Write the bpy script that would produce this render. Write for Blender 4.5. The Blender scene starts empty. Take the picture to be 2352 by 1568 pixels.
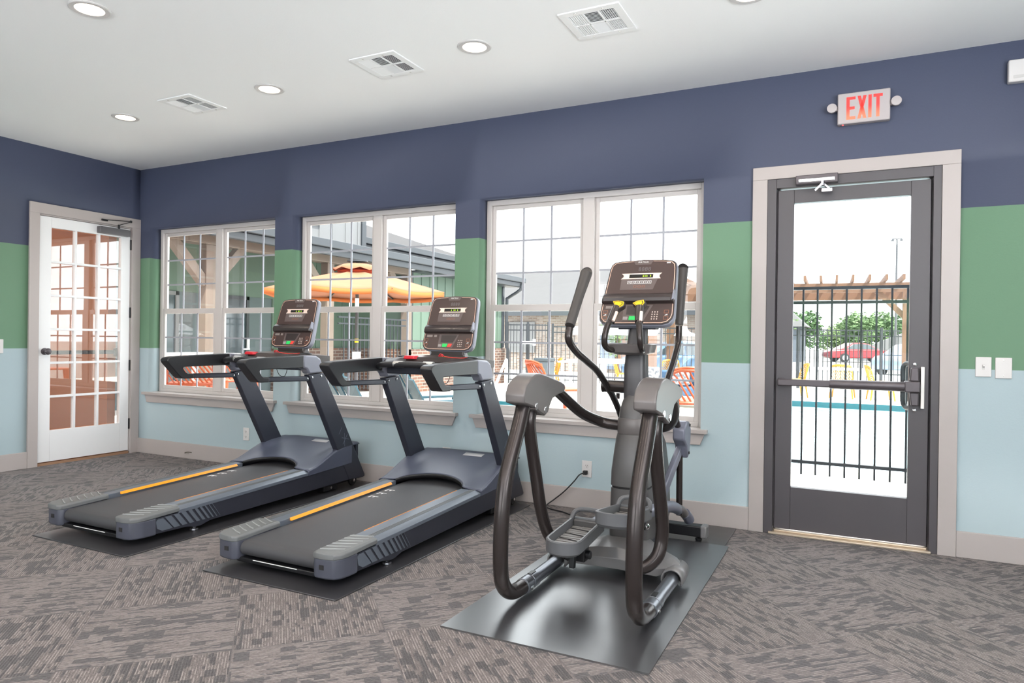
import bpy, bmesh, math, random
from mathutils import Vector, Matrix
random.seed(7)
R = math.radians
S = bpy.context.scene
COL = S.collection

# ------------------------------------------------------------------ camera, sky, sun, exposure
cam_d = bpy.data.cameras.new('camera')
cam = bpy.data.objects.new('camera', cam_d)
COL.objects.link(cam)
cam_d.sensor_width = 36.0
cam_d.lens = 36.0 * 1594.83 / 2352.0
cam_d.clip_start = 0.05
cam_d.clip_end = 400
def _cam():
    yaw, pitch, roll = 0.4621, -0.0026, 0.0130
    f = Vector((-math.sin(yaw) * math.cos(pitch), math.cos(yaw) * math.cos(pitch), math.sin(pitch)))
    r = Vector((math.cos(yaw), math.sin(yaw), 0))
    u = r.cross(f)
    c, s = math.cos(roll), math.sin(roll)
    r2, u2 = c * r + s * u, -s * r + c * u
    m = Matrix(((r2.x, u2.x, -f.x), (r2.y, u2.y, -f.y), (r2.z, u2.z, -f.z))).to_4x4()
    m.translation = (6.2682, -4.4314, 1.1383)
    cam.matrix_world = m
_cam()
S.camera = cam

world = bpy.data.worlds.new('sky')
S.world = world
world.use_nodes = True
bg = world.node_tree.nodes['Background']
bg.inputs[0].default_value = (0.93, 0.965, 1.0, 1)
bg.inputs[1].default_value = 4.2

sun_d = bpy.data.lights.new('sun', 'SUN')
sun_d.energy = 9.0
sun_d.angle = R(1.0)
sun_d.color = (1.0, 0.95, 0.87)
sun = bpy.data.objects.new('sun', sun_d)
COL.objects.link(sun)
sun.rotation_euler = Vector((-0.55, 0.42, -1.0)).to_track_quat('-Z', 'Y').to_euler()

VS = S.view_settings
VS.view_transform = 'Standard'
VS.look = 'None'
VS.gamma = 1
VS.use_curve_mapping = False
VS.exposure = 0.40
CAN_W = 4.0          # watts of each ceiling downlight
SIDE_W = 215.0         # watts of each fill lamp added behind the right wall windows
REAR_W = 120.0         # watts of each fill lamp added behind the rear wall windows

# ------------------------------------------------------------------ colour and material helpers
def lin(r, g, b):
    def f(c):
        c /= 255.0
        return c / 12.92 if c <= 0.04045 else ((c + 0.055) / 1.055) ** 2.4
    return (f(r), f(g), f(b), 1)

MATS = {}
def mat(name, rgb, rough=0.5, metal=0.0, bump=0.0, bscale=200.0, var=0.0, vscale=6.0, spec=0.5, coat=0.0, emit=None, es=0.0):
    if name in MATS:
        return MATS[name]
    m = bpy.data.materials.new(name)
    m.use_nodes = True
    nt = m.node_tree
    b = nt.nodes['Principled BSDF']
    c = lin(*rgb)
    b.inputs['Base Color'].default_value = c
    b.inputs['Roughness'].default_value = rough
    b.inputs['Metallic'].default_value = metal
    b.inputs['Specular IOR Level'].default_value = spec
    b.inputs['Coat Weight'].default_value = coat
    geo = nt.nodes.new('ShaderNodeTexCoord')
    if var > 0:
        n = nt.nodes.new('ShaderNodeTexNoise')
        n.inputs['Scale'].default_value = vscale
        n.inputs['Detail'].default_value = 4
        nt.links.new(geo.outputs['Object'], n.inputs['Vector'])
        mx = nt.nodes.new('ShaderNodeMix')
        mx.data_type = 'RGBA'
        mx.inputs[6].default_value = tuple(max(0, x * (1 - var)) for x in c[:3]) + (1,)
        mx.inputs[7].default_value = tuple(min(1, x * (1 + var)) for x in c[:3]) + (1,)
        nt.links.new(n.outputs['Fac'], mx.inputs[0])
        nt.links.new(mx.outputs[2], b.inputs['Base Color'])
    if bump > 0:
        n2 = nt.nodes.new('ShaderNodeTexNoise')
        n2.inputs['Scale'].default_value = bscale
        n2.inputs['Detail'].default_value = 3
        nt.links.new(geo.outputs['Object'], n2.inputs['Vector'])
        bp = nt.nodes.new('ShaderNodeBump')
        bp.inputs['Strength'].default_value = bump
        bp.inputs['Distance'].default_value = 0.01
        nt.links.new(n2.outputs['Fac'], bp.inputs['Height'])
        nt.links.new(bp.outputs['Normal'], b.inputs['Normal'])
    if emit is not None:
        b.inputs['Emission Color'].default_value = lin(*emit)
        b.inputs['Emission Strength'].default_value = es
    MATS[name] = m
    return m

def ext(rgb, k=0.50):
    """exterior paints: k scales the linear colour"""
    c = lin(*rgb)
    def g(v):
        v *= k
        return 255 * (v * 12.92 if v <= 0.0031308 else 1.055 * v ** (1 / 2.4) - 0.055)
    return tuple(g(v) for v in c[:3])

class G:
    """tiny node-graph helper"""
    def __init__(s, m):
        s.nt = m.node_tree
    def val(s, node, i, v):
        if hasattr(v, 'is_output') or isinstance(v, bpy.types.NodeSocket):
            s.nt.links.new(v, node.inputs[i])
        elif v is not None:
            node.inputs[i].default_value = v
    def m(s, op, a, b=None, c=None):
        n = s.nt.nodes.new('ShaderNodeMath')
        n.operation = op
        for i, v in enumerate((a, b, c)):
            s.val(n, i, v)
        return n.outputs[0]
    def comb(s, x, y, z=0.0):
        n = s.nt.nodes.new('ShaderNodeCombineXYZ')
        for i, v in enumerate((x, y, z)):
            s.val(n, i, v)
        return n.outputs[0]
    def noise(s, vec, scale=1.0, detail=2.0, rough=0.5):
        n = s.nt.nodes.new('ShaderNodeTexNoise')
        s.nt.links.new(vec, n.inputs['Vector'])
        n.inputs['Scale'].default_value = scale
        n.inputs['Detail'].default_value = detail
        n.inputs['Roughness'].default_value = rough
        return n.outputs['Fac']
    def mix(s, f, a, b):
        n = s.nt.nodes.new('ShaderNodeMix')
        n.data_type = 'RGBA'
        s.val(n, 0, f); s.val(n, 6, a); s.val(n, 7, b)
        return n.outputs[2]
    def mixf(s, f, a, b):
        n = s.nt.nodes.new('ShaderNodeMix')
        n.data_type = 'FLOAT'
        s.val(n, 0, f); s.val(n, 2, a); s.val(n, 3, b)
        return n.outputs[0]
    def pos(s):
        g = s.nt.nodes.new('ShaderNodeNewGeometry')
        x = s.nt.nodes.new('ShaderNodeSeparateXYZ')
        s.nt.links.new(g.outputs['Position'], x.inputs[0])
        return x.outputs[0], x.outputs[1], x.outputs[2], g.outputs['Position']
    def step(s, v, lo, hi):
        n = s.nt.nodes.new('ShaderNodeMapRange')
        n.interpolation_type = 'SMOOTHSTEP'
        s.val(n, 0, v)
        n.inputs[1].default_value = lo
        n.inputs[2].default_value = hi
        return n.outputs[0]
    def bump(s, h, strength, bsdf, dist=0.01):
        n = s.nt.nodes.new('ShaderNodeBump')
        n.inputs['Strength'].default_value = strength
        n.inputs['Distance'].default_value = dist
        s.nt.links.new(h, n.inputs['Height'])
        s.nt.links.new(n.outputs['Normal'], bsdf.inputs['Normal'])

def newmat(name, rough=0.6):
    m = bpy.data.materials.new(name)
    m.use_nodes = True
    b = m.node_tree.nodes['Principled BSDF']
    b.inputs['Roughness'].default_value = rough
    MATS[name] = m
    return m, b, G(m)

def glass_mat(name, tint, reflect=0.06):
    m = bpy.data.materials.new(name)
    m.use_nodes = True
    nt = m.node_tree
    nt.nodes.clear()
    o = nt.nodes.new('ShaderNodeOutputMaterial')
    t = nt.nodes.new('ShaderNodeBsdfTransparent'); t.inputs[0].default_value = tint
    g = nt.nodes.new('ShaderNodeBsdfGlossy'); g.inputs['Roughness'].default_value = 0.0
    ge = nt.nodes.new('ShaderNodeNewGeometry')
    dp = nt.nodes.new('ShaderNodeVectorMath'); dp.operation = 'DOT_PRODUCT'
    nt.links.new(ge.outputs['Incoming'], dp.inputs[0]); nt.links.new(ge.outputs['Normal'], dp.inputs[1])
    def mth(op, a, b):
        n = nt.nodes.new('ShaderNodeMath'); n.operation = op
        for i, v in enumerate((a, b)):
            if isinstance(v, (int, float)): n.inputs[i].default_value = v
            else: nt.links.new(v, n.inputs[i])
        return n.outputs[0]
    c = mth('ABSOLUTE', dp.outputs['Value'], 0.0)
    sch = mth('POWER', mth('SUBTRACT', 1.0, c), 5.0)
    fr = mth('ADD', mth('MULTIPLY', sch, 0.96), 0.025 + reflect)
    mx = nt.nodes.new('ShaderNodeMixShader')
    nt.links.new(fr, mx.inputs[0])
    nt.links.new(t.outputs[0], mx.inputs[1])
    nt.links.new(g.outputs[0], mx.inputs[2])
    nt.links.new(mx.outputs[0], o.inputs[0])
    MATS[name] = m
    return m

# ------------------------------------------------------------------ mesh builder
def world_loc(o):
    v = Vector((0, 0, 0))
    while o is not None:
        v += o.location
        o = o.parent
    return v

class MB:
    def __init__(s):
        s.v = []; s.f = []
    def add(s, vs, fs):
        k = len(s.v)
        s.v += [tuple(p) for p in vs]
        s.f += [tuple(i + k for i in f) for f in fs]
        return s
    def box(s, x0, x1, y0, y1, z0, z1):
        x0, x1 = min(x0, x1), max(x0, x1); y0, y1 = min(y0, y1), max(y0, y1); z0, z1 = min(z0, z1), max(z0, z1)
        return s.add([(x0, y0, z0), (x1, y0, z0), (x1, y1, z0), (x0, y1, z0), (x0, y0, z1), (x1, y0, z1), (x1, y1, z1), (x0, y1, z1)],
                     [(0, 3, 2, 1), (4, 5, 6, 7), (0, 1, 5, 4), (1, 2, 6, 5), (2, 3, 7, 6), (3, 0, 4, 7)])
    def obox(s, c, size, rot):
        c = Vector(c); a, b, d = [x / 2 for x in size]
        vs = [c + rot @ Vector(p) for p in [(-a, -b, -d), (a, -b, -d), (a, b, -d), (-a, b, -d), (-a, -b, d), (a, -b, d), (a, b, d), (-a, b, d)]]
        return s.add(vs, [(0, 3, 2, 1), (4, 5, 6, 7), (0, 1, 5, 4), (1, 2, 6, 5), (2, 3, 7, 6), (3, 0, 4, 7)])
    def bar(s, p0, p1, w, h, up=(0, 0, 1)):
        """rectangular bar from p0 to p1, w across, h along up"""
        p0, p1 = Vector(p0), Vector(p1)
        d = p1 - p0; L = d.length; d.normalize()
        u = Vector(up); sd = d.cross(u)
        if sd.length < 1e-4:
            sd = d.cross(Vector((0, 1, 0)))
        sd.normalize(); u = sd.cross(d)
        rot = Matrix((sd, d, u)).transposed()
        return s.obox((p0 + p1) / 2, (w, L, h), rot)
    def prism(s, poly, axis, a0, a1):
        n = len(poly)
        def P(p, a):
            return {'x': (a, p[0], p[1]), 'y': (p[0], a, p[1]), 'z': (p[0], p[1], a)}[axis]
        vs = [P(p, a0) for p in poly] + [P(p, a1) for p in poly]
        fs = [tuple(range(n))[::-1], tuple(range(n, 2 * n))]
        fs += [(i, (i + 1) % n, n + (i + 1) % n, n + i) for i in range(n)]
        return s.add(vs, fs)
    def loft(s, rings, cap=True, closed=True):
        n = len(rings[0]); vs = [p for r in rings for p in r]; fs = []
        for k in range(len(rings) - 1):
            for i in range(n if closed else n - 1):
                j = (i + 1) % n
                fs.append((k * n + i, k * n + j, (k + 1) * n + j, (k + 1) * n + i))
        if cap:
            fs.append(tuple(range(n))[::-1])
            fs.append(tuple(range((len(rings) - 1) * n, len(rings) * n)))
        return s.add(vs, fs)
    def tube(s, pts, r, seg=14, smooth=6, closed=False, squash=None):
        pts = [Vector(p) for p in pts]
        rs = r if isinstance(r, (list, tuple)) else [r] * len(pts)
        if smooth > 1 and len(pts) > 2:
            P = []; Q = []
            n = len(pts)
            rng = range(n) if closed else range(n - 1)
            for i in rng:
                g = (lambda k: pts[k % n]) if closed else (lambda k: pts[max(0, min(n - 1, k))])
                h = (lambda k: rs[k % n]) if closed else (lambda k: rs[max(0, min(n - 1, k))])
                p0, p1, p2, p3 = g(i - 1), g(i), g(i + 1), g(i + 2)
                for q in range(smooth):
                    t = q / smooth
                    P.append(0.5 * ((2 * p1) + (-p0 + p2) * t + (2 * p0 - 5 * p1 + 4 * p2 - p3) * t * t + (-p0 + 3 * p1 - 3 * p2 + p3) * t ** 3))
                    Q.append(h(i) * (1 - t) + h(i + 1) * t)
            if not closed:
                P.append(pts[-1]); Q.append(rs[-1])
            pts, rs = P, Q
        n = len(pts); rings = []
        t0 = (pts[1] - pts[0]).normalized()
        a = Vector((0, 0, 1)) if abs(t0.z) < 0.9 else Vector((1, 0, 0))
        u = t0.cross(a).normalized()
        for i in range(n):
            if closed:
                t = (pts[(i + 1) % n] - pts[i - 1]).normalized()
            else:
                t = (pts[min(n - 1, i + 1)] - pts[max(0, i - 1)]).normalized()
            u = (u - t * u.dot(t)).normalized()
            w = t.cross(u)
            sq = squash or (1, 1)
            rings.append([pts[i] + (u * math.cos(2 * math.pi * k / seg) * sq[0] + w * math.sin(2 * math.pi * k / seg) * sq[1]) * rs[i] for k in range(seg)])
        if closed:
            rings.append(rings[0])
        return s.loft(rings, cap=not closed)
    def cyl(s, p0, p1, r, seg=20, r1=None):
        return s.tube([p0, p1], [r, r if r1 is None else r1], seg=seg, smooth=1)
    def lathe(s, prof, c, seg=32, axis='z'):
        rings = []
        for r, z in prof:
            ring = []
            for k in range(seg):
                a = 2 * math.pi * k / seg
                p = (r * math.cos(a), r * math.sin(a), z)
                if axis == 'y':
                    p = (p[0], p[2], p[1])
                elif axis == 'x':
                    p = (p[2], p[0], p[1])
                ring.append((c[0] + p[0], c[1] + p[1], c[2] + p[2]))
            rings.append(ring)
        return s.loft(rings)
    def ball(s, c, r, seg=16, rings=10, sc=(1, 1, 1)):
        rr = []
        for j in range(rings + 1):
            t = math.pi * (0.02 + 0.96 * j / rings)
            rr.append([(c[0] + r * sc[0] * math.sin(t) * math.cos(2 * math.pi * k / seg), c[1] + r * sc[1] * math.sin(t) * math.sin(2 * math.pi * k / seg), c[2] - r * sc[2] * math.cos(t)) for k in range(seg)])
        return s.loft(rr)
    def grid(s, rows):
        n = len(rows[0]); vs = [p for r in rows for p in r]; fs = []
        for i in range(len(rows) - 1):
            for j in range(n - 1):
                fs.append((i * n + j, i * n + j + 1, (i + 1) * n + j + 1, (i + 1) * n + j))
        return s.add(vs, fs)
    def build(s, name, m, parent=None, bevel=0.0, smooth=35, segs=2, solid=0.0, local=False, subd=0):
        me = bpy.data.meshes.new(name)
        org = Vector((0, 0, 0)) if (parent is None or local) else world_loc(parent)
        me.from_pydata([(p[0] - org.x, p[1] - org.y, p[2] - org.z) for p in s.v], [], s.f)
        bm = bmesh.new(); bm.from_mesh(me)
        bmesh.ops.recalc_face_normals(bm, faces=bm.faces)
        bm.to_mesh(me); bm.free()
        me.materials.append(m)
        me.shade_smooth()
        me.set_sharp_from_angle(angle=R(smooth))
        o = bpy.data.objects.new(name, me)
        COL.objects.link(o)
        if parent is not None:
            o.parent = parent
        if solid:
            md = o.modifiers.new('solid', 'SOLIDIFY'); md.thickness = solid; md.offset = 0
        if bevel > 0:
            md = o.modifiers.new('bevel', 'BEVEL'); md.width = bevel; md.segments = segs
            md.limit_method = 'ANGLE'; md.angle_limit = R(34); md.harden_normals = False
        if subd:
            md = o.modifiers.new('sub', 'SUBSURF'); md.levels = subd; md.render_levels = subd
        return o

def tag(o, label, cat, group=None, kind=None):
    if label: o['label'] = label
    if cat: o['category'] = cat
    if group: o['group'] = group
    if kind: o['kind'] = kind
    return o
def thing(name, label, cat, loc, group=None, kind=None):
    o = bpy.data.objects.new(name, None)
    o.empty_display_size = 0.1
    COL.objects.link(o)
    o.location = loc
    return tag(o, label, cat, group, kind)
def structure(o):
    o['kind'] = 'structure'
    return o
def copy_tree(o, parent=None):
    c = o.copy(); COL.objects.link(c)
    if parent is not None:
        c.parent = parent
    for ch in [x for x in bpy.data.objects if x.parent == o]:
        copy_tree(ch, c)
    return c
def text_mesh(name, body, size, m, parent, origin, xdir, ydir, extrude=0.0006, align='CENTER', space=1.0, xs=1.0):
    cu = bpy.data.curves.new(name, 'FONT')
    cu.body = body; cu.size = size; cu.extrude = extrude; cu.align_x = align; cu.align_y = 'CENTER'
    cu.space_character = space
    tmp = bpy.data.objects.new('tmp', cu); COL.objects.link(tmp)
    bpy.context.view_layer.update()
    dg = bpy.context.evaluated_depsgraph_get()
    me = bpy.data.meshes.new_from_object(tmp.evaluated_get(dg))
    bpy.data.objects.remove(tmp); bpy.data.curves.remove(cu)
    xd, yd = Vector(xdir).normalized(), Vector(ydir).normalized()
    zd = xd.cross(yd)
    org = Vector((0, 0, 0)) if parent is None else world_loc(parent)
    for v in me.vertices:
        p = Vector(origin) + xd * v.co.x * xs + yd * v.co.y + zd * v.co.z
        v.co = p - org
    me.materials.clear(); me.materials.append(m)
    o = bpy.data.objects.new(name, me); COL.objects.link(o)
    if parent is not None: o.parent = parent
    return o
# ------------------------------------------------------------------ materials of the room
def stripe_material(name, axis_navy=True):
    m, b, g = newmat(name, 0.55)
    x, y, z, p = g.pos()
    blue, green, navy = lin(164, 181, 187), lin(101, 135, 109), lin(68, 74, 95)
    c1 = g.mix(g.m('GREATER_THAN', z, 1.0121), blue, green)
    c2 = g.mix(g.m('GREATER_THAN', z, 1.8795), c1, navy)
    g.nt.links.new(c2, b.inputs['Base Color'])
    g.bump(g.noise(p, 90.0, 3.0, 0.6), 0.12, b, 0.004)
    b.inputs['Specular IOR Level'].default_value = 0.35
    return m
M_WALL = stripe_material('wall_paint')
M_CEIL = mat('ceiling_paint', (247, 247, 247), 0.85, bump=0.05, bscale=120)
M_TRIM = mat('trim_paint', (170, 162, 159), 0.4, bump=0.02, bscale=60)
M_WHITE = mat('white_door_paint', (225, 225, 226), 0.35)
M_VINYL = mat('white_vinyl', (196, 190, 187), 0.35)
M_GRILLE = mat('grille_bar', (158, 160, 168), 0.5)  # darker than the frame vinyl: backlit shade is put into the colour
M_PLATE = mat('white_plastic', (206, 203, 202), 0.35)
M_BROWNWALL = mat('tan_paint', (206, 150, 120), 0.7)
M_DARKDOOR = mat('dark_bronze_paint', (76, 72, 76), 0.42, bump=0.02, bscale=300)
M_DARKTRIM = mat('bronze_hardware', (88, 82, 86), 0.35, metal=0.35)
M_BLACK = mat('black_metal', (26, 26, 29), 0.4, metal=0.3)
M_BLACKPL = mat('black_plastic', (22, 22, 24), 0.42)
M_ALU = mat('brushed_aluminium', (205, 203, 200), 0.32, metal=0.9)
M_CHROME = mat('chrome', (225, 225, 228), 0.12, metal=1.0)
M_SEAM = mat('shadow_gap', (30, 28, 30), 0.8)
M_PANE = glass_mat('window_pane_glass', (0.97, 0.985, 0.98, 1), 0.015)
M_DOORPANE = glass_mat('door_pane_glass', (0.95, 0.95, 0.95, 1), 0.12)

def carpet():
    m, b, g = newmat('carpet_tiles', 0.95)
    x, y, z, p = g.pos()
    T = 0.5555
    s = g.m('MULTIPLY', g.m('ADD', x, y), 0.70711)
    t = g.m('MULTIPLY', g.m('SUBTRACT', x, y), 0.70711)
    cs = g.m('FLOOR', g.m('DIVIDE', g.m('SUBTRACT', s, 0.0385), T))
    ct = g.m('FLOOR', g.m('DIVIDE', g.m('SUBTRACT', t, 0.422), T))
    par = g.m('MODULO', g.m('ADD', g.m('ADD', cs, ct), 200.0), 2.0)
    par = g.m('GREATER_THAN', par, 0.5)
    a = g.mixf(par, s, t)                      # along the pile rows of this tile
    c = g.mixf(par, t, s)                      # across them
    cell = g.m('ADD', g.m('MULTIPLY', cs, 7.31), g.m('MULTIPLY', ct, 3.17))
    rows = g.m('FLOOR', g.m('MULTIPLY', c, 100.0))       # one pile row about 1.2 cm
    dash = g.noise(g.comb(g.m('MULTIPLY', a, 7.5), g.m('MULTIPLY', rows, 0.55), cell), 1.0, 2.0, 0.6)
    blkrow = g.m('FLOOR', g.m('MULTIPLY', c, 28.0))
    blk = g.noise(g.comb(g.m('MULTIPLY', g.m('FLOOR', g.m('MULTIPLY', a, 19.0)), 0.75), g.m('MULTIPLY', blkrow, 0.8), g.m('ADD', cell, 31.0)), 1.0, 0.0, 0.4)
    area = g.noise(g.comb(g.m('MULTIPLY', a, 3.0), g.m('MULTIPLY', c, 5.0), g.m('ADD', cell, 77.0)), 1.0, 2.0, 0.5)
    fine = g.noise(g.comb(g.m('MULTIPLY', a, 110.0), g.m('MULTIPLY', c, 300.0), cell), 1.0, 3.0, 0.7)
    row_line = g.m('SINE', g.m('MULTIPLY', c, 2 * math.pi * 100.0))
    strand = g.step(g.noise(g.comb(g.m('MULTIPLY', a, 16.0), g.m('MULTIPLY', rows, 1.9), g.m('ADD', cell, 13.0)), 1.0, 2.0, 0.6), 0.44, 0.54)
    bright = g.m('MULTIPLY', g.step(row_line, 0.10, 0.90), strand)
    d1 = g.step(g.m('ADD', dash, g.m('MULTIPLY', g.m('SUBTRACT', area, 0.5), 0.34)), 0.55, 0.585)
    d2 = g.step(blk, 0.645, 0.655)
    dark = g.m('MAXIMUM', g.m('MULTIPLY', d1, 0.80), g.m('MULTIPLY', d2, 0.80))
    fs_ = g.step(fine, 0.30, 0.70)
    light = g.mix(fs_, lin(88, 81, 80), lin(124, 115, 113))
    light = g.mix(g.m('MULTIPLY', bright, 0.60), light, lin(160, 151, 147))
    lowc = g.mix(fs_, lin(52, 51, 53), lin(78, 76, 78))
    col = g.mix(dark, light, lowc)
    shade = g.m('ADD', g.m('MULTIPLY', row_line, 0.08), 0.96)
    hs = g.nt.nodes.new('ShaderNodeHueSaturation')
    g.nt.links.new(col, hs.inputs['Color']); g.nt.links.new(shade, hs.inputs['Value'])
    # seams between the tiles
    fs = g.m('FRACT', g.m('DIVIDE', g.m('SUBTRACT', s, 0.0385), T))
    ft = g.m('FRACT', g.m('DIVIDE', g.m('SUBTRACT', t, 0.422), T))
    e = g.m('MINIMUM', g.m('MINIMUM', fs, g.m('SUBTRACT', 1.0, fs)), g.m('MINIMUM', ft, g.m('SUBTRACT', 1.0, ft)))
    seam = g.step(e, 0.0, 0.006)
    fin = g.mix(seam, lin(96, 90, 90), hs.outputs[0])
    g.nt.links.new(fin, b.inputs['Base Color'])
    h = g.m('ADD', g.m('MULTIPLY', row_line, 0.4), fine)
    g.bump(h, 0.55, b, 0.006)
    b.inputs['Specular IOR Level'].default_value = 0.3
    b.inputs['Sheen Weight'].default_value = 0.12
    b.inputs['Sheen Roughness'].default_value = 0.4
    return m
M_CARPET = carpet()

# ------------------------------------------------------------------ room shell
RX0, RX1, RY0, RY1, H = 0.0, 8.6, -8.2, 0.0, 2.74
TH = 0.17
def wall(name, axis, plane, out, us, zs, holes, m, thick=TH):
    """wall with openings; plane is the room-side face, out (+1/-1) the direction of its thickness"""
    mb = MB()
    us = sorted(set(us + [h[0] for h in holes] + [h[1] for h in holes]))
    zs = sorted(set(zs + [h[2] for h in holes] + [h[3] for h in holes]))
    def P(u, z, d):
        return (u, plane + out * d, z) if axis == 'x' else (plane + out * d, u, z)
    for i in range(len(us) - 1):
        for j in range(len(zs) - 1):
            um, zm = (us[i] + us[i + 1]) / 2, (zs[j] + zs[j + 1]) / 2
            if any(h[0] < um < h[1] and h[2] < zm < h[3] for h in holes):
                continue
            for d in (0, thick):
                mb.add([P(us[i], zs[j], d), P(us[i + 1], zs[j], d), P(us[i + 1], zs[j + 1], d), P(us[i], zs[j + 1], d)], [(0, 1, 2, 3)])
    loops = [(us[0], us[-1], zs[0], zs[-1])] + list(holes)
    for a, b_, c, d_ in loops:
        q = [(a, c), (b_, c), (b_, d_), (a, d_)]
        for k in range(4):
            p0, p1 = q[k], q[(k + 1) % 4]
            mb.add([P(*p0, 0), P(*p1, 0), P(*p1, thick), P(*p0, thick)], [(0, 1, 2, 3)])
    o = mb.build(name, m)
    bm = bmesh.new(); bm.from_mesh(o.data)
    bmesh.ops.remove_doubles(bm, verts=bm.verts, dist=1e-5)
    bmesh.ops.recalc_face_normals(bm, faces=bm.faces)
    bm.to_mesh(o.data); bm.free()
    return structure(o)

WIN = [(0.149, 1.772), (1.9705, 3.578), (3.7817, 5.391)]
WZ0, WZ1 = 0.589, 2.1676
DX0, DX1, DZ = 5.771, 6.668, 2.118
holes_back = [(a, b, WZ0, WZ1) for a, b in WIN] + [(DX0, DX1, -0.0, DZ)]
wall('wall_back', 'x', 0.0, 1, [RX0 - TH, RX1 + TH], [0, H], holes_back, M_WALL)
FD0, FD1, FDZ = -0.932, -0.088, 2.165
wall('wall_left', 'y', 0.0, -1, [RY0, RY1], [0, H], [(FD0, FD1, -0.0, FDZ)], M_WALL)
REARW = [(1.2, 3.0), (3.3, 5.1), (7.1, 8.4)]  # window openings added in the unseen rear wall for fill light
wall('wall_front', 'x', RY0, -1, [RX0 - TH, RX1 + TH], [0, H], [(a, b, 0.6, 2.3) for a, b in REARW], M_WALL)
SIDEW = [(-7.4, -5.6), (-4.7, -2.9)]  # added openings as well, fill light from the unseen right wall
wall('wall_right', 'y', RX1, 1, [RY0, RY1], [0, H], [(a, b, 0.6, 2.3) for a, b in SIDEW], M_WALL)
structure(MB().box(RX0 - TH, RX1 + TH, RY0 - TH, RY1 + TH, -0.16, 0.0).build('floor', M_CARPET))
structure(MB().box(RX0 - TH, RX1 + TH, RY0 - TH, RY1 + TH, H, H + 0.2).build('ceiling', M_CEIL))

def base(name, segs):
    mb = MB()
    for (x0, x1, y0, y1) in segs:
        mb.box(x0, x1, y0, y1, 0.0, 0.14)
    return structure(mb.build(name, M_TRIM, bevel=0.003))
base('baseboard_back', [(0.0, 5.687, -0.016, 0.0), (6.7545, RX1, -0.016, 0.0)])
base('baseboard_left', [(0.0, 0.016, RY0, -1.0125)])
base('baseboard_front', [(0.0, RX1, RY0, RY0 + 0.016)])
base('baseboard_right', [(RX1 - 0.016, RX1, RY0, -0.016)])

# ------------------------------------------------------------------ windows of the back wall
def grille(mb, x0, x1, z0, z1, y, n=3, w=0.014):
    for k in range(1, n):
        x = x0 + (x1 - x0) * k / n
        mb.box(x - w / 2, x + w / 2, y - 0.004, y + 0.004, z0, z1)
        z = z0 + (z1 - z0) * k / n
        mb.box(x0, x1, y - 0.0035, y + 0.0035, z - w / 2, z + w / 2)
def window(name, x0, x1):
    root = thing(name, None, None, (x0, 0.13, WZ0)); structure(root)
    ya, yb = 0.116, 0.166
    mb = MB(); fw = 0.038
    mb.box(x0, x0 + fw, ya, yb, WZ0, WZ1).box(x1 - fw, x1, ya, yb, WZ0, WZ1)
    mb.box(x0 + fw, x1 - fw, ya, yb, WZ0, WZ0 + 0.032).box(x0 + fw, x1 - fw, ya, yb, WZ1 - fw, WZ1)
    xm = (x0 + x1) / 2
    mb.box(xm - 0.042, xm + 0.042, ya - 0.004, yb, WZ0 + 0.032, WZ1 - fw)
    mb.build('window_frame', M_VINYL, root, bevel=0.003)
    zm = 1.372
    for (a, b) in ((x0 + fw, xm - 0.042), (xm + 0.042, x1 - fw)):
        for (lo, hi, yy) in ((WZ0 + 0.032, zm + 0.024, 0.131), (zm - 0.024, WZ1 - fw, 0.151)):
            sb = MB(); sw = 0.030
            br = 0.046 if hi > 2 else 0.034
            sb.box(a, a + sw, yy - 0.011, yy + 0.011, lo, hi).box(b - sw, b, yy - 0.011, yy + 0.011, lo, hi)
            sb.box(a + sw, b - sw, yy - 0.011, yy + 0.011, lo, lo + br).box(a + sw, b - sw, yy - 0.011, yy + 0.011, hi - 0.046 if hi < 2 else hi - sw, hi)
            s_ = sb.build('sash', M_VINYL, root, bevel=0.002)
            ix0, ix1, iz0, iz1 = a + sw, b - sw, lo + br, (hi - 0.046 if hi < 2 else hi - sw)
            gb = MB(); grille(gb, ix0, ix1, iz0, iz1, yy)
            gb.build('muntin', M_GRILLE, s_)
            MB().box(ix0 - 0.004, ix1 + 0.004, yy - 0.0015, yy + 0.0015, iz0 - 0.004, iz1 + 0.004).build('pane', M_PANE, s_)
    MB().box(x0 - 0.045, x1 + 0.045, -0.042, -0.0005, WZ0 - 0.022, WZ0 + 0.002).box(x0 + 0.001, x1 - 0.001, -0.0005, 0.105, WZ0 - 0.0, WZ0 + 0.002).build('window_sill', M_TRIM, root, bevel=0.003)
    MB().prism([(x0 - 0.03, WZ0 - 0.022), (x1 + 0.03, WZ0 - 0.022), (x1 - 0.0, WZ0 - 0.095), (x0 + 0.0, WZ0 - 0.095)], 'y', -0.018, -0.0005).build('apron', M_TRIM, root, bevel=0.002)
    return root
for i, (a, b) in enumerate(WIN):
    window('window_%d' % (i + 1), a, b)

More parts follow.
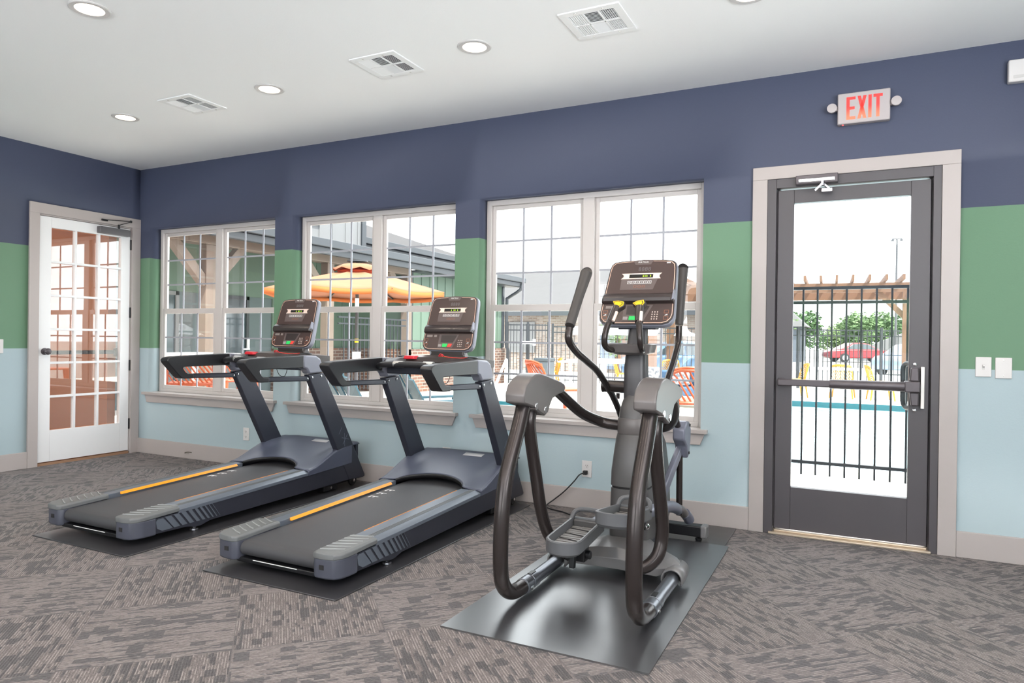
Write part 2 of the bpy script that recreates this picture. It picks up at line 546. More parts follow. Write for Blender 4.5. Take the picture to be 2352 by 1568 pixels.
def added_window(name, axis, a, b, plane):
    """windows of the unseen walls: frame, two sashes and grilles, daylight comes through them"""
    root = thing(name, None, None, (0, 0, 0)); structure(root)
    mb = MB()
    def bx(u0, u1, z0, z1, t=0.03):
        if axis == 'x': mb.box(u0, u1, plane - t, plane + t, z0, z1)
        else: mb.box(plane - t, plane + t, u0, u1, z0, z1)
    z0, z1, w = 0.6, 2.3, 0.05
    bx(a, a + w, z0, z1); bx(b - w, b, z0, z1); bx(a, b, z0, z0 + w); bx(a, b, z1 - w, z1)
    m_ = (a + b) / 2
    bx(m_ - 0.05, m_ + 0.05, z0, z1); bx(a, b, 1.42, 1.48)
    for k in (1, 2, 4, 5):
        u = a + (b - a) * k / 6; bx(u - 0.009, u + 0.009, z0, z1, 0.008)
    for k in (1, 2, 4, 5):
        z = z0 + (z1 - z0) * k / 6; bx(a, b, z - 0.009, z + 0.009, 0.007)
    mb.build('window_frame', M_VINYL, root)
    return root
for i, (a, b) in enumerate(REARW):
    added_window('window_%d' % (i + 4), 'x', a, b, RY0 - 0.09)
for i, (a, b) in enumerate(SIDEW):
    added_window('window_%d' % (i + 7), 'y', a, b, RX1 + 0.09)

def rect_light(loc, direction, sx, sz, watts, name):
    L = bpy.data.lights.new(name, 'AREA'); L.shape = 'RECTANGLE'; L.size = sx; L.size_y = sz
    L.energy = watts; L.color = (0.93, 0.965, 1.0)
    o = bpy.data.objects.new(name, L); COL.objects.link(o)
    o.location = loc
    o.rotation_euler = Vector(direction).to_track_quat('-Z', 'Z').to_euler()
    return o
for a, b in REARW:
    rect_light(((a + b) / 2, RY0 - 0.12, 1.45), (0, 0.34, 0.94), b - a - 0.02, 1.2, REAR_W, 'window_daylight')  # area lamp added behind the opening, tilted up to brighten the ceiling
for a, b in SIDEW:
    rect_light((RX1 + 0.12, (a + b) / 2, 1.45), (-0.34, 0, 0.94), b - a - 0.02, 1.2, SIDE_W, 'window_daylight')  # added lamp on the right side, also aimed up at the ceiling
for (x0, x1, z0, z1) in [(a, b, WZ0, WZ1) for a, b in WIN] + [(5.92, 6.525, 0.28, 1.973)]:
    o = rect_light(((x0 + x1) / 2, 0.2, (z0 + z1) / 2), (0, -1, 0), x1 - x0, z1 - z0, 1, 'sky_portal')
    o.data.cycles.is_portal = True

# ------------------------------------------------------------------ French door in the left wall (door_1)
def french_door():
    root = thing('door_1', None, None, (0, (FD0 + FD1) / 2, 0)); structure(root)
    y0, y1, zt = FD0 + 0.010, FD1 - 0.008, 2.150
    xa, xb = -0.047, -0.004
    g0, g1, gz0, gz1 = -0.822, -0.185, 0.298, 2.058
    mb = MB()
    mb.box(xa, xb, y0, g0, 0.03, zt).box(xa, xb, g1, y1, 0.03, zt).box(xa, xb, g0, g1, 0.03, gz0).box(xa, xb, g0, g1, gz1, zt)
    mb.build('door_leaf', M_WHITE, root, bevel=0.002)
    mu = MB(); w = 0.020
    for k in (1, 2):
        y = g0 + (g1 - g0) * k / 3; mu.box(xa + 0.004, xb - 0.002, y - w / 2, y + w / 2, gz0, gz1)
    for k in range(1, 6):
        z = gz0 + (gz1 - gz0) * k / 6; mu.box(xa + 0.005, xb - 0.003, g0, g1, z - w / 2, z + w / 2)
    mu.build('muntin', M_WHITE, root, bevel=0.002)
    for i in range(3):
        for j in range(6):
            a, b = g0 + (g1 - g0) * i / 3, g0 + (g1 - g0) * (i + 1) / 3
            c, d = gz0 + (gz1 - gz0) * j / 6, gz0 + (gz1 - gz0) * (j + 1) / 6
            MB().box(-0.0275, -0.0245, a + 0.008, b - 0.008, c + 0.008, d - 0.008).build('pane', M_DOORPANE, root)
    kb = MB().lathe([(0.030, 0.0), (0.030, 0.006), (0.012, 0.010), (0.011, 0.028), (0.020, 0.034), (0.028, 0.046), (0.028, 0.056), (0.020, 0.066), (0.004, 0.070)], (xb, -0.872, 0.985), 24, 'x')
    kb.build('door_knob', M_DARKTRIM, root)
    for z in (0.285, 0.845, 1.35, 2.0):
        MB().box(-0.004, 0.006, y1 - 0.003, y1 + 0.011, z - 0.05, z + 0.05).build('hinge', M_BLACK, root, bevel=0.001)
    MB().box(xb, 0.052, -0.425, -0.13, 2.07, 2.132).build('door_closer', mat('closer_grey', (104, 102, 104), 0.35, metal=0.5), root, bevel=0.004)
    arm = MB()
    arm.cyl((0.028, -0.232, 2.132), (0.028, -0.232, 2.172), 0.010).bar((0.028, -0.232, 2.168), (0.045, -0.125, 2.212), 0.014, 0.006).bar((0.045, -0.125, 2.218), (0.03, -0.385, 2.196), 0.012, 0.006)
    arm.cyl((0.045, -0.125, 2.205), (0.045, -0.125, 2.226), 0.010).box(0.022, 0.036, -0.40, -0.345, 2.186, 2.202)
    arm.build('closer_arm', M_BLACK, root)
    # jamb
    MB().box(-TH, -0.0, FD0, y0 - 0.002, 0, FDZ).box(-TH, -0.0, y1 + 0.002, FD1, 0, FDZ).box(-TH, -0.0, y0 - 0.002, y1 + 0.002, zt + 0.003, FDZ).build('door_jamb', M_TRIM, root)
    MB().box(-TH, 0.0, FD0, FD1, 0.0, 0.022).build('threshold', mat('wood_threshold', (150, 116, 92), 0.6), root)
    # panic bar on the far side, seen through the panes
    MB().box(-0.085, -0.06, -0.80, -0.19, 0.955, 0.99).box(-0.085, -0.047, -0.20, -0.16, 0.93, 1.01).box(-0.085, -0.047, -0.86, -0.82, 0.93, 1.01).build('push_bar', M_BLACK, root, bevel=0.004)
    return root
french_door()
structure(MB().box(0.0, 0.02, -1.0125, FD0, 0, 2.165).box(0.0, 0.02, FD1, -0.003, 0, 2.165).box(0.0, 0.02, -1.0125, -0.003, 2.165, 2.254).build('trim_1', M_TRIM, bevel=0.002))

# adjoining room seen through the French door
def side_room():
    mb = MB()
    mb.box(-3.0, -2.9, -4.5, -0.2, 0, H).box(-2.9, -TH - 0.001, -4.6, -4.5, 0, H).box(-2.9, -TH - 0.001, -0.20, -0.12, 0, H)
    structure(mb.build('wall_4', M_BROWNWALL))
    structure(MB().box(-3.0, -TH - 0.001, -4.6, -0.12, -0.1, 0.0).build('floor_2', mat('brown_floor', (128, 98, 82), 0.5)))
    structure(MB().box(-3.0, -TH - 0.001, -4.6, -0.12, H, H + 0.1).build('ceiling_2', mat('warm_ceiling', (206, 168, 140), 0.8)))
    t = thing('counter', 'brown counter with a pale top seen through the French door', 'counter', (-2.0, -1.2, 0))
    MB().box(-2.55, -2.0, -2.6, -0.3, 0.0, 0.52).build('counter_body', mat('counter_brown', (120, 88, 72), 0.5), t)
    MB().box(-2.58, -1.96, -2.63, -0.25, 0.52, 0.56).build('countertop', mat('counter_top', (214, 206, 200), 0.3), t, bevel=0.004)
side_room()
L = bpy.data.lights.new('side_room_light', 'AREA'); L.size = 1.0; L.energy = 55; L.color = (1, 0.86, 0.72)
o = bpy.data.objects.new('side_room_light', L); COL.objects.link(o); o.location = (-1.5, -2.2, H - 0.06)

# ------------------------------------------------------------------ exit door in the back wall (door_2)
def exit_door():
    root = thing('door_2', None, None, (6.22, 0.05, 0)); structure(root)
    # steel frame with stop
    fr = MB()
    fr.box(DX0, 5.822, -0.012, 0.14, 0, DZ).box(6.628, DX1, -0.012, 0.14, 0, DZ).box(5.822, 6.628, -0.012, 0.14, 2.062, DZ)
    fr.box(5.822, 5.836, 0.07, 0.14, 0, 2.062).box(6.614, 6.628, 0.07, 0.14, 0, 2.062)
    fr.build('door_jamb', M_DARKDOOR, root, bevel=0.002)
    la, lb = 0.012, 0.058
    x0, x1, z0, z1 = 5.830, 6.620, 0.030, 2.052
    g0, g1, h0, h1 = 5.919, 6.524, 0.282, 1.972
    lf = MB()
    lf.box(x0, g0, la, lb, z0, z1).box(g1, x1, la, lb, z0, z1).box(g0, g1, la, lb, z0, h0).box(g0, g1, la, lb, h1, z1)
    lf.build('door_leaf', M_DARKDOOR, root, bevel=0.002)
    MB().box(g0 - 0.003, g1 + 0.003, 0.033, 0.037, h0 - 0.003, h1 + 0.003).build('pane', M_PANE, root)
    # panic bar: narrow rail, wider push sleeve, end case with lever housing
    pb = MB()
    pb.box(5.845, 6.14, -0.062, -0.032, 0.888, 0.928).box(5.845, 5.875, -0.04, la, 0.885, 0.931)
    r_ = pb.build('push_bar', M_DARKTRIM, root, bevel=0.006)
    MB().loft([[(x, -0.047 + 0.026 * math.cos(a) * s_, 0.908 + 0.027 * math.sin(a) * s_) for a in [2 * math.pi * k / 20 for k in range(20)]] for x, s_ in ((6.125, 0.9), (6.135, 1.0), (6.50, 1.0), (6.505, 0.9))]).build('push_sleeve', M_DARKTRIM, r_)
    cs = MB()
    cs.box(6.50, 6.575, -0.075, la, 0.878, 0.938)
    cs.prism([(6.525, 0.938), (6.572, 0.938), (6.568, 1.013), (6.532, 1.013)], 'y', -0.05, la)
    cs.prism([(6.525, 0.878), (6.572, 0.878), (6.568, 0.803), (6.532, 0.803)], 'y', -0.05, la)
    cs.build('latch_case', M_DARKTRIM, root, bevel=0.006)
    MB().box(6.580, 6.598, -0.02, la, 0.788, 1.018).build('strike_strip', mat('strike_white', (226, 222, 216), 0.3, metal=0.2), root, bevel=0.002)
    for z in (1.03, 0.775):
        MB().lathe([(0.011, 0.0), (0.010, -0.006), (0.004, -0.009)], (6.552, la, z), 16, 'y').build('bolt', M_CHROME, root)
    MB().tube([(6.535, 0.058, 1.03), (6.515, 0.10, 1.03), (6.502, 0.115, 1.0), (6.502, 0.115, 0.91), (6.502, 0.115, 0.82), (6.515, 0.10, 0.785), (6.535, 0.058, 0.785)], 0.014).build('pull_handle', M_BLACK, root)
    # overhead closer with chrome cover
    cb = MB().box(5.93, 6.155, -0.058, -0.012, 2.066, 2.118)
    cl = cb.build('door_closer', M_DARKTRIM, root, bevel=0.004)
    MB().box(5.945, 6.14, -0.066, -0.055, 2.074, 2.096).build('closer_cover', M_CHROME, cl, bevel=0.003)
    MB().bar((6.075, -0.064, 2.062), (6.035, -0.07, 2.02), 0.018, 0.010).bar((6.07, -0.062, 2.066), (6.11, -0.045, 2.03), 0.012, 0.01).cyl((6.075, -0.06, 2.075), (6.075, -0.06, 2.05), 0.011).box(6.07, 6.125, -0.05, -0.0, 2.016, 2.034).build('closer_arm', M_CHROME, cl)
    MB().box(DX0 + 0.03, DX1 - 0.03, -0.03, 0.14, 0.0, 0.012).box(5.83, 6.62, 0.005, 0.06, 0.012, 0.022).build('threshold', mat('gold_threshold', (206, 190, 170), 0.35, metal=0.6), root, bevel=0.003)
    return root
exit_door()
structure(MB().box(5.687, DX0, -0.02, 0.0, 0, DZ).box(DX1, 6.7545, -0.02, 0.0, 0, DZ).box(5.687, 6.7545, -0.02, 0.0, DZ, 2.194).build('trim_2', M_TRIM, bevel=0.002))

# ------------------------------------------------------------------ ceiling downlights and vents
M_LENS = mat('lamp_lens', (255, 244, 226), 0.5, emit=(255, 232, 200), es=5.0)
LAMP_LABEL = {
    (1.417, -1.127): 'round recessed downlight nearest the corner above the French door',
    (2.84, -1.116): 'round recessed downlight between the two left air vents',
    (4.369, -1.125): 'round recessed downlight between the two right air vents',
    (5.80, -1.10): 'round downlight barely showing at the top edge of the photo',
    (2.862, -2.304): 'large looking round downlight at the top left corner of the photo'}
def downlight(x, y, label):
    t = thing('downlight', label, 'ceiling light', (x, y, H), 'recessed downlights in the ceiling')
    MB().lathe([(0.066, -0.001), (0.066, -0.006), (0.088, -0.007), (0.093, -0.003), (0.093, 0.0)], (x, y, H), 40).build('trim_ring', M_PLATE, t)
    MB().lathe([(0.001, -0.0030), (0.066, -0.0030), (0.066, 0.0)], (x, y, H), 40).build('lens', M_LENS, t)
    L = bpy.data.lights.new('downlight_lamp', 'AREA'); L.shape = 'DISK'; L.size = 0.125; L.energy = CAN_W; L.color = (1.0, 0.86, 0.72)
    o = bpy.data.objects.new('downlight_lamp', L); COL.objects.link(o); o.location = (0, 0, -0.008); o.parent = t
    return t
for (x, y), lb in LAMP_LABEL.items():
    downlight(x, y, lb)
for x, y in [(7.25, -1.1), (1.417, -2.3), (4.37, -2.3), (5.8, -2.3), (7.25, -2.3)] + [(x, y) for y in (-3.5, -4.7, -5.9, -7.1) for x in (1.417, 2.85, 4.37, 5.8, 7.25)]:  # unseen downlights, added so that the rest of the room is lit
    downlight(x, y, 'round recessed downlight outside the view, further back in the room')

M_VENT = mat('vent_white', (236, 236, 236), 0.45)
M_VENTDARK = mat('vent_dark', (92, 92, 95), 0.8)
def vent(xc, yc, label, slant):
    t = thing('air_vent', label, 'air vent', (xc, yc, H), 'square air vents in the ceiling')
    w, i = 0.157, 0.118
    fr = MB()
    fr.box(xc - w, xc + w, yc - w, yc - i, H - 0.008, H).box(xc - w, xc + w, yc + i, yc + w, H - 0.008, H)
    fr.box(xc - w, xc - i, yc - i, yc + i, H - 0.008, H).box(xc + i, xc + w, yc - i, yc + i, H - 0.008, H)
    fr.box(xc - i, xc + i, yc - 0.006, yc + 0.006, H - 0.007, H)
    for k in (-1, 1):
        fr.box(xc + k * 0.04 - 0.005, xc + k * 0.04 + 0.005, yc - i, yc + i, H - 0.007, H)
    fr.build('vent_frame', M_VENT, t, bevel=0.002)
    MB().box(xc - i, xc + i, yc - i, yc + i, H - 0.0012, H).build('vent_back', M_VENTDARK, t)
    sl = MB()
    for cx0, cx1, kind in ((xc - i, xc - 0.045, 0), (xc - 0.035, xc + 0.035, 1), (xc + 0.045, xc + i, 2)):
        for cy0, cy1 in ((yc - i, yc - 0.006), (yc + 0.006, yc + i)):
            if kind != 1:
                for k in range(7):
                    x = cx0 + (cx1 - cx0) * (k + 0.5) / 7
                    a = (-1 if kind == 0 else 1) * 0.6
                    sl.obox((x, (cy0 + cy1) / 2, H - 0.004), (0.0085, cy1 - cy0, 0.0012), Matrix.Rotation(a, 3, 'Y'))
            if kind != 0 and not (kind == 2 and slant == 0):
                for k in range(9):
                    y = cy0 + (cy1 - cy0) * (k + 0.5) / 9
                    a = (1 if cy0 < yc - 0.05 else -1) * 0.6
                    sl.obox(((cx0 + cx1) / 2, y, H - 0.0042), (cx1 - cx0, 0.0095 if kind == 1 else 0.004, 0.0012), Matrix.Rotation(a, 3, 'X'))
    sl.build('louvre', M_VENT, t)
    for sx, sy in ((-0.07, 0.137), (0.07, 0.137), (-0.07, -0.137), (0.07, -0.137)):
        MB().lathe([(0.001, -0.0105), (0.005, -0.010), (0.006, -0.008)], (xc + sx, yc + sy, H), 12).build('screw', M_ALU, t)
vent(2.127, -1.121, 'square white air vent farthest left, nearest the French door', 0)
vent(3.779, -1.121, 'middle of the three square white ceiling air vents', 0)
vent(5.081, -1.127, 'square white air vent farthest right, with dark checked openings', 1)

# ------------------------------------------------------------------ exit sign, switches, sockets
def exit_sign():
    t = thing('exit_sign', 'white exit sign with red letters and two round lamp heads over the glazed door', 'exit sign', (6.28, 0, 2.48))
    MB().box(6.147, 6.413, -0.046, -0.0, 2.392, 2.567).build('housing', mat('exit_sign_plastic', (178, 170, 170), 0.45), t, bevel=0.006)
    red = bpy.data.materials.new('exit_red'); red.use_nodes = True
    b = red.node_tree.nodes['Principled BSDF']; g = G(red); x, y, z, p = g.pos()
    col = g.mix(g.step(z, 2.42, 2.49), lin(255, 150, 112), lin(255, 70, 66))
    g.nt.links.new(col, b.inputs['Emission Color']); b.inputs['Emission Strength'].default_value = 0.85
    b.inputs['Base Color'].default_value = lin(120, 20, 20)
    def letter(polys, x):
        mb = MB()
        for q in polys: mb.prism([(x + px, 2.414 + pz) for px, pz in q], 'y', -0.0472, -0.0455)
        return mb
    h, s = 0.128, 0.0165
    def rect(a, b_, c, d): return [(a, c), (b_, c), (b_, d), (a, d)]
    E_ = [rect(0, s, 0, h), rect(s, 0.046, 0, s), rect(s, 0.046, h - s, h), rect(s, 0.042, h / 2 - s / 2, h / 2 + s / 2)]
    X_ = [[(0, 0), (s, 0), (0.046, h), (0.046 - s, h)], [(0.046 - s, 0), (0.046, 0), (s, h), (0, h)]]
    I_ = [rect(0, s, 0, h)]
    T_ = [rect(0.0145, 0.0145 + s, 0, h - s), rect(0, 0.046, h - s, h)]
    for L_, xx in ((E_, 6.193), (X_, 6.249), (I_, 6.304), (T_, 6.329)):
        letter(L_, xx).build('letter', red, t)
    refl = mat('lamp_reflector', (214, 210, 206), 0.15, metal=0.8)
    for sx, zc in ((-1, 2.487), (1, 2.486)):
        xc = 6.28 + sx * 0.162
        a = MB().bar((6.28 + sx * 0.133, -0.022, zc), (6.28 + sx * 0.152, -0.03, zc), 0.024, 0.024)
        hd = a.lathe([(0.012, 0.030), (0.022, 0.022), (0.026, 0.0), (0.026, -0.010), (0.023, -0.011)], (xc, -0.05, zc), 28, 'y').build('lamp_head', mat('exit_sign_plastic', (178, 170, 170), 0.45), t)
        MB().lathe([(0.0225, -0.0095), (0.012, 0.004), (0.003, 0.008)], (xc, -0.05, zc), 28, 'y').build('reflector', refl, hd)
        MB().ball((xc, -0.049, zc), 0.006).build('bulb', mat('bulb', (250, 248, 244), 0.2), hd)
    MB().cyl((6.175, -0.03, 2.392), (6.175, -0.03, 2.388), 0.004).build('indicator', mat('indicator_red', (230, 60, 60), 0.4, emit=(255, 80, 80), es=2.0), t)
exit_sign()
t = thing('wall_box', 'white plastic box high on the wall at the far right of the photo', 'wall box', (7.02, 0, 2.57))
MB().box(6.953, 7.09, -0.045, -0.0, 2.512, 2.628).build('cover', M_PLATE, t, bevel=0.006)
MB().box(6.975, 7.068, -0.0465, -0.045, 2.53, 2.545).build('grille', mat('grille_grey', (190, 188, 186), 0.5), t)

def plate(name, label, cat, x, z, w=0.072, h=0.117, grp=None):
    t = thing(name, label, cat, (x, 0, z), grp)
    MB().box(x - w / 2, x + w / 2, -0.007, -0.0, z - h / 2, z + h / 2).build('cover_plate', M_PLATE, t, bevel=0.003)
    return t
t = plate('light_switch', 'white toggle light switch on the wall right of the glazed door', 'light switch', 6.868, 1.026, 0.072, 0.106)
MB().box(6.862, 6.874, -0.008, -0.006, 1.012, 1.040).build('switch_slot', mat('slot', (190, 188, 186), 0.5), t)
MB().bar((6.868, -0.006, 1.026), (6.868, -0.018, 1.034), 0.008, 0.010).build('toggle', M_PLATE, t)
t = plate('blank_plate', 'blank white wall plate right of the light switch', 'wall plate', 6.957, 1.022, 0.074, 0.110)
for z in (1.062, 0.982):
    MB().lathe([(0.001, -0.009), (0.003, -0.0085), (0.0035, -0.007)], (6.957, 0, z), 12, 'y').build('screw', M_ALU, t)
def socket(x, z, label, plug=False):
    t = plate('wall_socket', label, 'wall socket', x, z, 0.070, 0.112)
    for k in (0.022, -0.022):
        MB().lathe([(0.001, -0.009), (0.016, -0.009), (0.017, -0.007)], (x, 0, z + k), 20, 'y').build('receptacle', M_PLATE, t)
        MB().box(x - 0.007, x - 0.005, -0.0098, -0.009, z + k - 0.002, z + k + 0.007).box(x + 0.005, x + 0.007, -0.0098, -0.009, z + k - 0.002, z + k + 0.006).cyl((x, -0.009, z + k - 0.008), (x, -0.0098, z + k - 0.008), 0.0025).build('slots', M_SEAM, t)
    return t
socket(1.463, 0.278, 'white wall socket below the left window, behind the first treadmill')
socket(3.528, 0.272, 'white wall socket half hidden behind the hood of the middle treadmill')
socket(4.640, 0.272, 'white wall socket with the black plug, left of the elliptical')
t = thing('light_switch', 'white switch plate left of the French door, cut by the photo edge', 'light switch', (0, -1.235, 1.03))
MB().box(0.0, 0.007, -1.272, -1.198, 0.973, 1.087).build('cover_plate', M_PLATE, t, bevel=0.003)
MB().bar((0.006, -1.235, 1.03), (0.018, -1.235, 1.038), 0.008, 0.01).build('toggle', M_PLATE, t)
t = thing('power_cord', 'black power cord from the wall socket to the elliptical', 'cord', (4.64, -0.02, 0.25))
MB().box(4.622, 4.650, -0.038, -0.010, 0.236, 0.264).build('plug', M_BLACKPL, t, bevel=0.004)
MB().tube([(4.632, -0.036, 0.250), (4.605, -0.055, 0.236), (4.57, -0.06, 0.19), (4.50, -0.06, 0.115), (4.43, -0.065, 0.055), (4.385, -0.09, 0.014), (4.43, -0.135, 0.006), (4.53, -0.17, 0.006), (4.66, -0.24, 0.006), (4.86, -0.30, 0.012), (5.0, -0.36, 0.05)], 0.0045, seg=8).build('cable', M_BLACKPL, t)
t = thing('cable_stub', 'short grey cable end poking out of the baseboard below the left window', 'cable', (0.73, -0.02, 0.06))
MB().tube([(0.70, -0.016, 0.05), (0.72, -0.035, 0.056), (0.75, -0.03, 0.064), (0.79, -0.022, 0.062)], 0.004, seg=8).build('wire', mat('wire_grey', (90, 84, 76), 0.5), t)
# ------------------------------------------------------------------ materials of the machines
M_FRAME = mat('machine_charcoal', (54, 56, 66), 0.38, metal=0.35)
M_RAIL = mat('machine_blue_grey', (100, 107, 118), 0.42, metal=0.3, bump=0.03, bscale=900)
M_CAP = mat('machine_slate_plastic', (70, 72, 83), 0.42, bump=0.03, bscale=700)
M_CAPTOP = mat('machine_grey_plastic', (100, 102, 103), 0.45)
M_HOOD = mat('machine_hood_plastic', (72, 76, 92), 0.44, bump=0.03, bscale=800)
M_UPLIGHT = mat('machine_light_grey', (132, 134, 146), 0.36, metal=0.2)
M_GRIP = mat('black_soft_grip', (34, 34, 37), 0.36)
M_BELT = mat('running_belt', (62, 62, 65), 0.55, bump=0.15, bscale=1500)
M_ROLL = mat('belt_roller_wrap', (58, 54, 54), 0.4)
M_ORANGE = mat('orange_strip', (255, 158, 30), 0.4)
M_CONS = mat('console_brown_black', (52, 44, 43), 0.32)
M_FACE = mat('console_face', (70, 56, 53), 0.25)
M_FACE2 = mat('console_panel', (92, 80, 78), 0.35)
M_LINE = mat('console_line', (226, 186, 166), 0.4)
M_SILVER = mat('console_silver', (232, 208, 196), 0.35, metal=0.2)
M_LCD = mat('console_lcd', (34, 32, 28), 0.2)
M_DIGIT = mat('green_digits', (170, 220, 40), 0.5, emit=(170, 225, 40), es=0.6)
M_GHOST = mat('unlit_digits', (96, 90, 92), 0.4)
M_GREEN = mat('green_key', (40, 200, 96), 0.45)
M_RED = mat('red_key', (226, 66, 58), 0.45)
M_REDSTOP = mat('red_stop', (200, 40, 52), 0.35)
M_GREYKEY = mat('grey_key', (150, 142, 140), 0.45)
M_MARK = mat('white_marking', (232, 232, 232), 0.5)
M_MARKG = mat('grey_marking', (92, 98, 112), 0.5)
M_RUBBER = mat('rubber_foot', (22, 22, 23), 0.6)
M_STICK = mat('label_sticker', (188, 186, 188), 0.4)

def mat_rubber(name, ior):
    m, b, g = newmat(name, 0.4)
    x, y, z, p = g.pos()
    n = g.noise(p, 3.2, 4.0, 0.6)
    g.nt.links.new(g.mix(n, lin(40, 40, 44), lin(58, 57, 60)), b.inputs['Base Color'])
    rr = g.nt.nodes.new('ShaderNodeMapRange'); g.val(rr, 0, g.noise(p, 7.0, 1.0, 0.5))
    rr.inputs[1].default_value = 0.35; rr.inputs[2].default_value = 0.65; rr.inputs[3].default_value = 0.29; rr.inputs[4].default_value = 0.31
    g.nt.links.new(rr.outputs[0], b.inputs['Roughness'])
    b.inputs['IOR'].default_value = ior
    return m
M_MAT = mat_rubber('rubber_mat', 1.65)
M_MATSHINY = mat_rubber('shiny_rubber_mat', 2.9)
def floor_mat(label, x0, x1, y0, y1, z=0.0, rise=None):
    if rise is None:
        o = MB().box(x0, x1, y0, y1, z, z + 0.007).build('floor_mat', M_MAT, bevel=0.002)
    else:
        # lies over the edge of the mat behind it, so its far end lifts a little
        rings = []
        for k in range(25):
            y = y0 + (y1 - y0) * k / 24
            h = rise * max(0.0, 1 - (y1 - y) / 0.22) ** 2
            rings.append([(x0, y, z + h), (x1, y, z + h), (x1, y, z + 0.007 + h), (x0, y, z + 0.007 + h)])
        o = MB().loft(rings).build('floor_mat', M_MATSHINY)
    return tag(o, label, 'floor mat', 'black rubber mats under the machines')
floor_mat('black rubber mat under the left treadmill', 2.130, 2.936, -2.138, -0.06)
floor_mat('black rubber mat under the middle treadmill', 3.448, 4.268, -2.09, -0.10)
floor_mat('short black rubber mat by the wall beneath the front foot of the elliptical', 4.82, 5.62, -0.62, -0.03)
floor_mat('long shiny black rubber mat under the elliptical', 4.807, 5.645, -2.10, -0.47, 0.0, 0.009)

# ------------------------------------------------------------------ console shared by the three machines
class Plane:
    """collects thin shapes on a tilted panel: x across, h up the panel, d out of it"""
    def __init__(s, o, U, N, k=1.0):
        s.o, s.U, s.N, s.X, s.k = Vector(o), Vector(U).normalized(), Vector(N).normalized(), Vector((1, 0, 0)), k
    def P(s, x, h, d):
        return s.o + s.X * x * s.k + s.U * h * s.k + s.N * d * s.k
    def plate(s, mb, poly, d0, d1):
        n = len(poly)
        vs = [s.P(x, h, d0) for x, h in poly] + [s.P(x, h, d1) for x, h in poly]
        return mb.add(vs, [tuple(range(n))[::-1], tuple(range(n, 2 * n))] + [(i, (i + 1) % n, n + (i + 1) % n, n + i) for i in range(n)])
    def rect(s, mb, x0, x1, h0, h1, d0, d1):
        return s.plate(mb, [(x0, h0), (x1, h0), (x1, h1), (x0, h1)], d0, d1)
    def frame(s, mb, x0, x1, h0, h1, w, d0, d1):
        s.rect(mb, x0, x1, h0, h0 + w, d0, d1); s.rect(mb, x0, x1, h1 - w, h1, d0, d1)
        s.rect(mb, x0, x0 + w, h0 + w, h1 - w, d0, d1); s.rect(mb, x1 - w, x1, h0 + w, h1 - w, d0, d1)
        return mb

def outline(g=0.0):
    half = [(0.150, 0.0), (0.180, 0.010), (0.197, 0.030), (0.203, 0.055), (0.200, 0.12), (0.186, 0.345), (0.180, 0.372), (0.163, 0.388), (0.12, 0.394), (0.0, 0.399)]
    pts = half + [(-x, h) for x, h in reversed(half[:-1])]
    c = (0, 0.2)
    return [(x * (1 - g / 0.19), c[1] + (h - c[1]) * (1 - g / 0.2)) for x, h in pts]

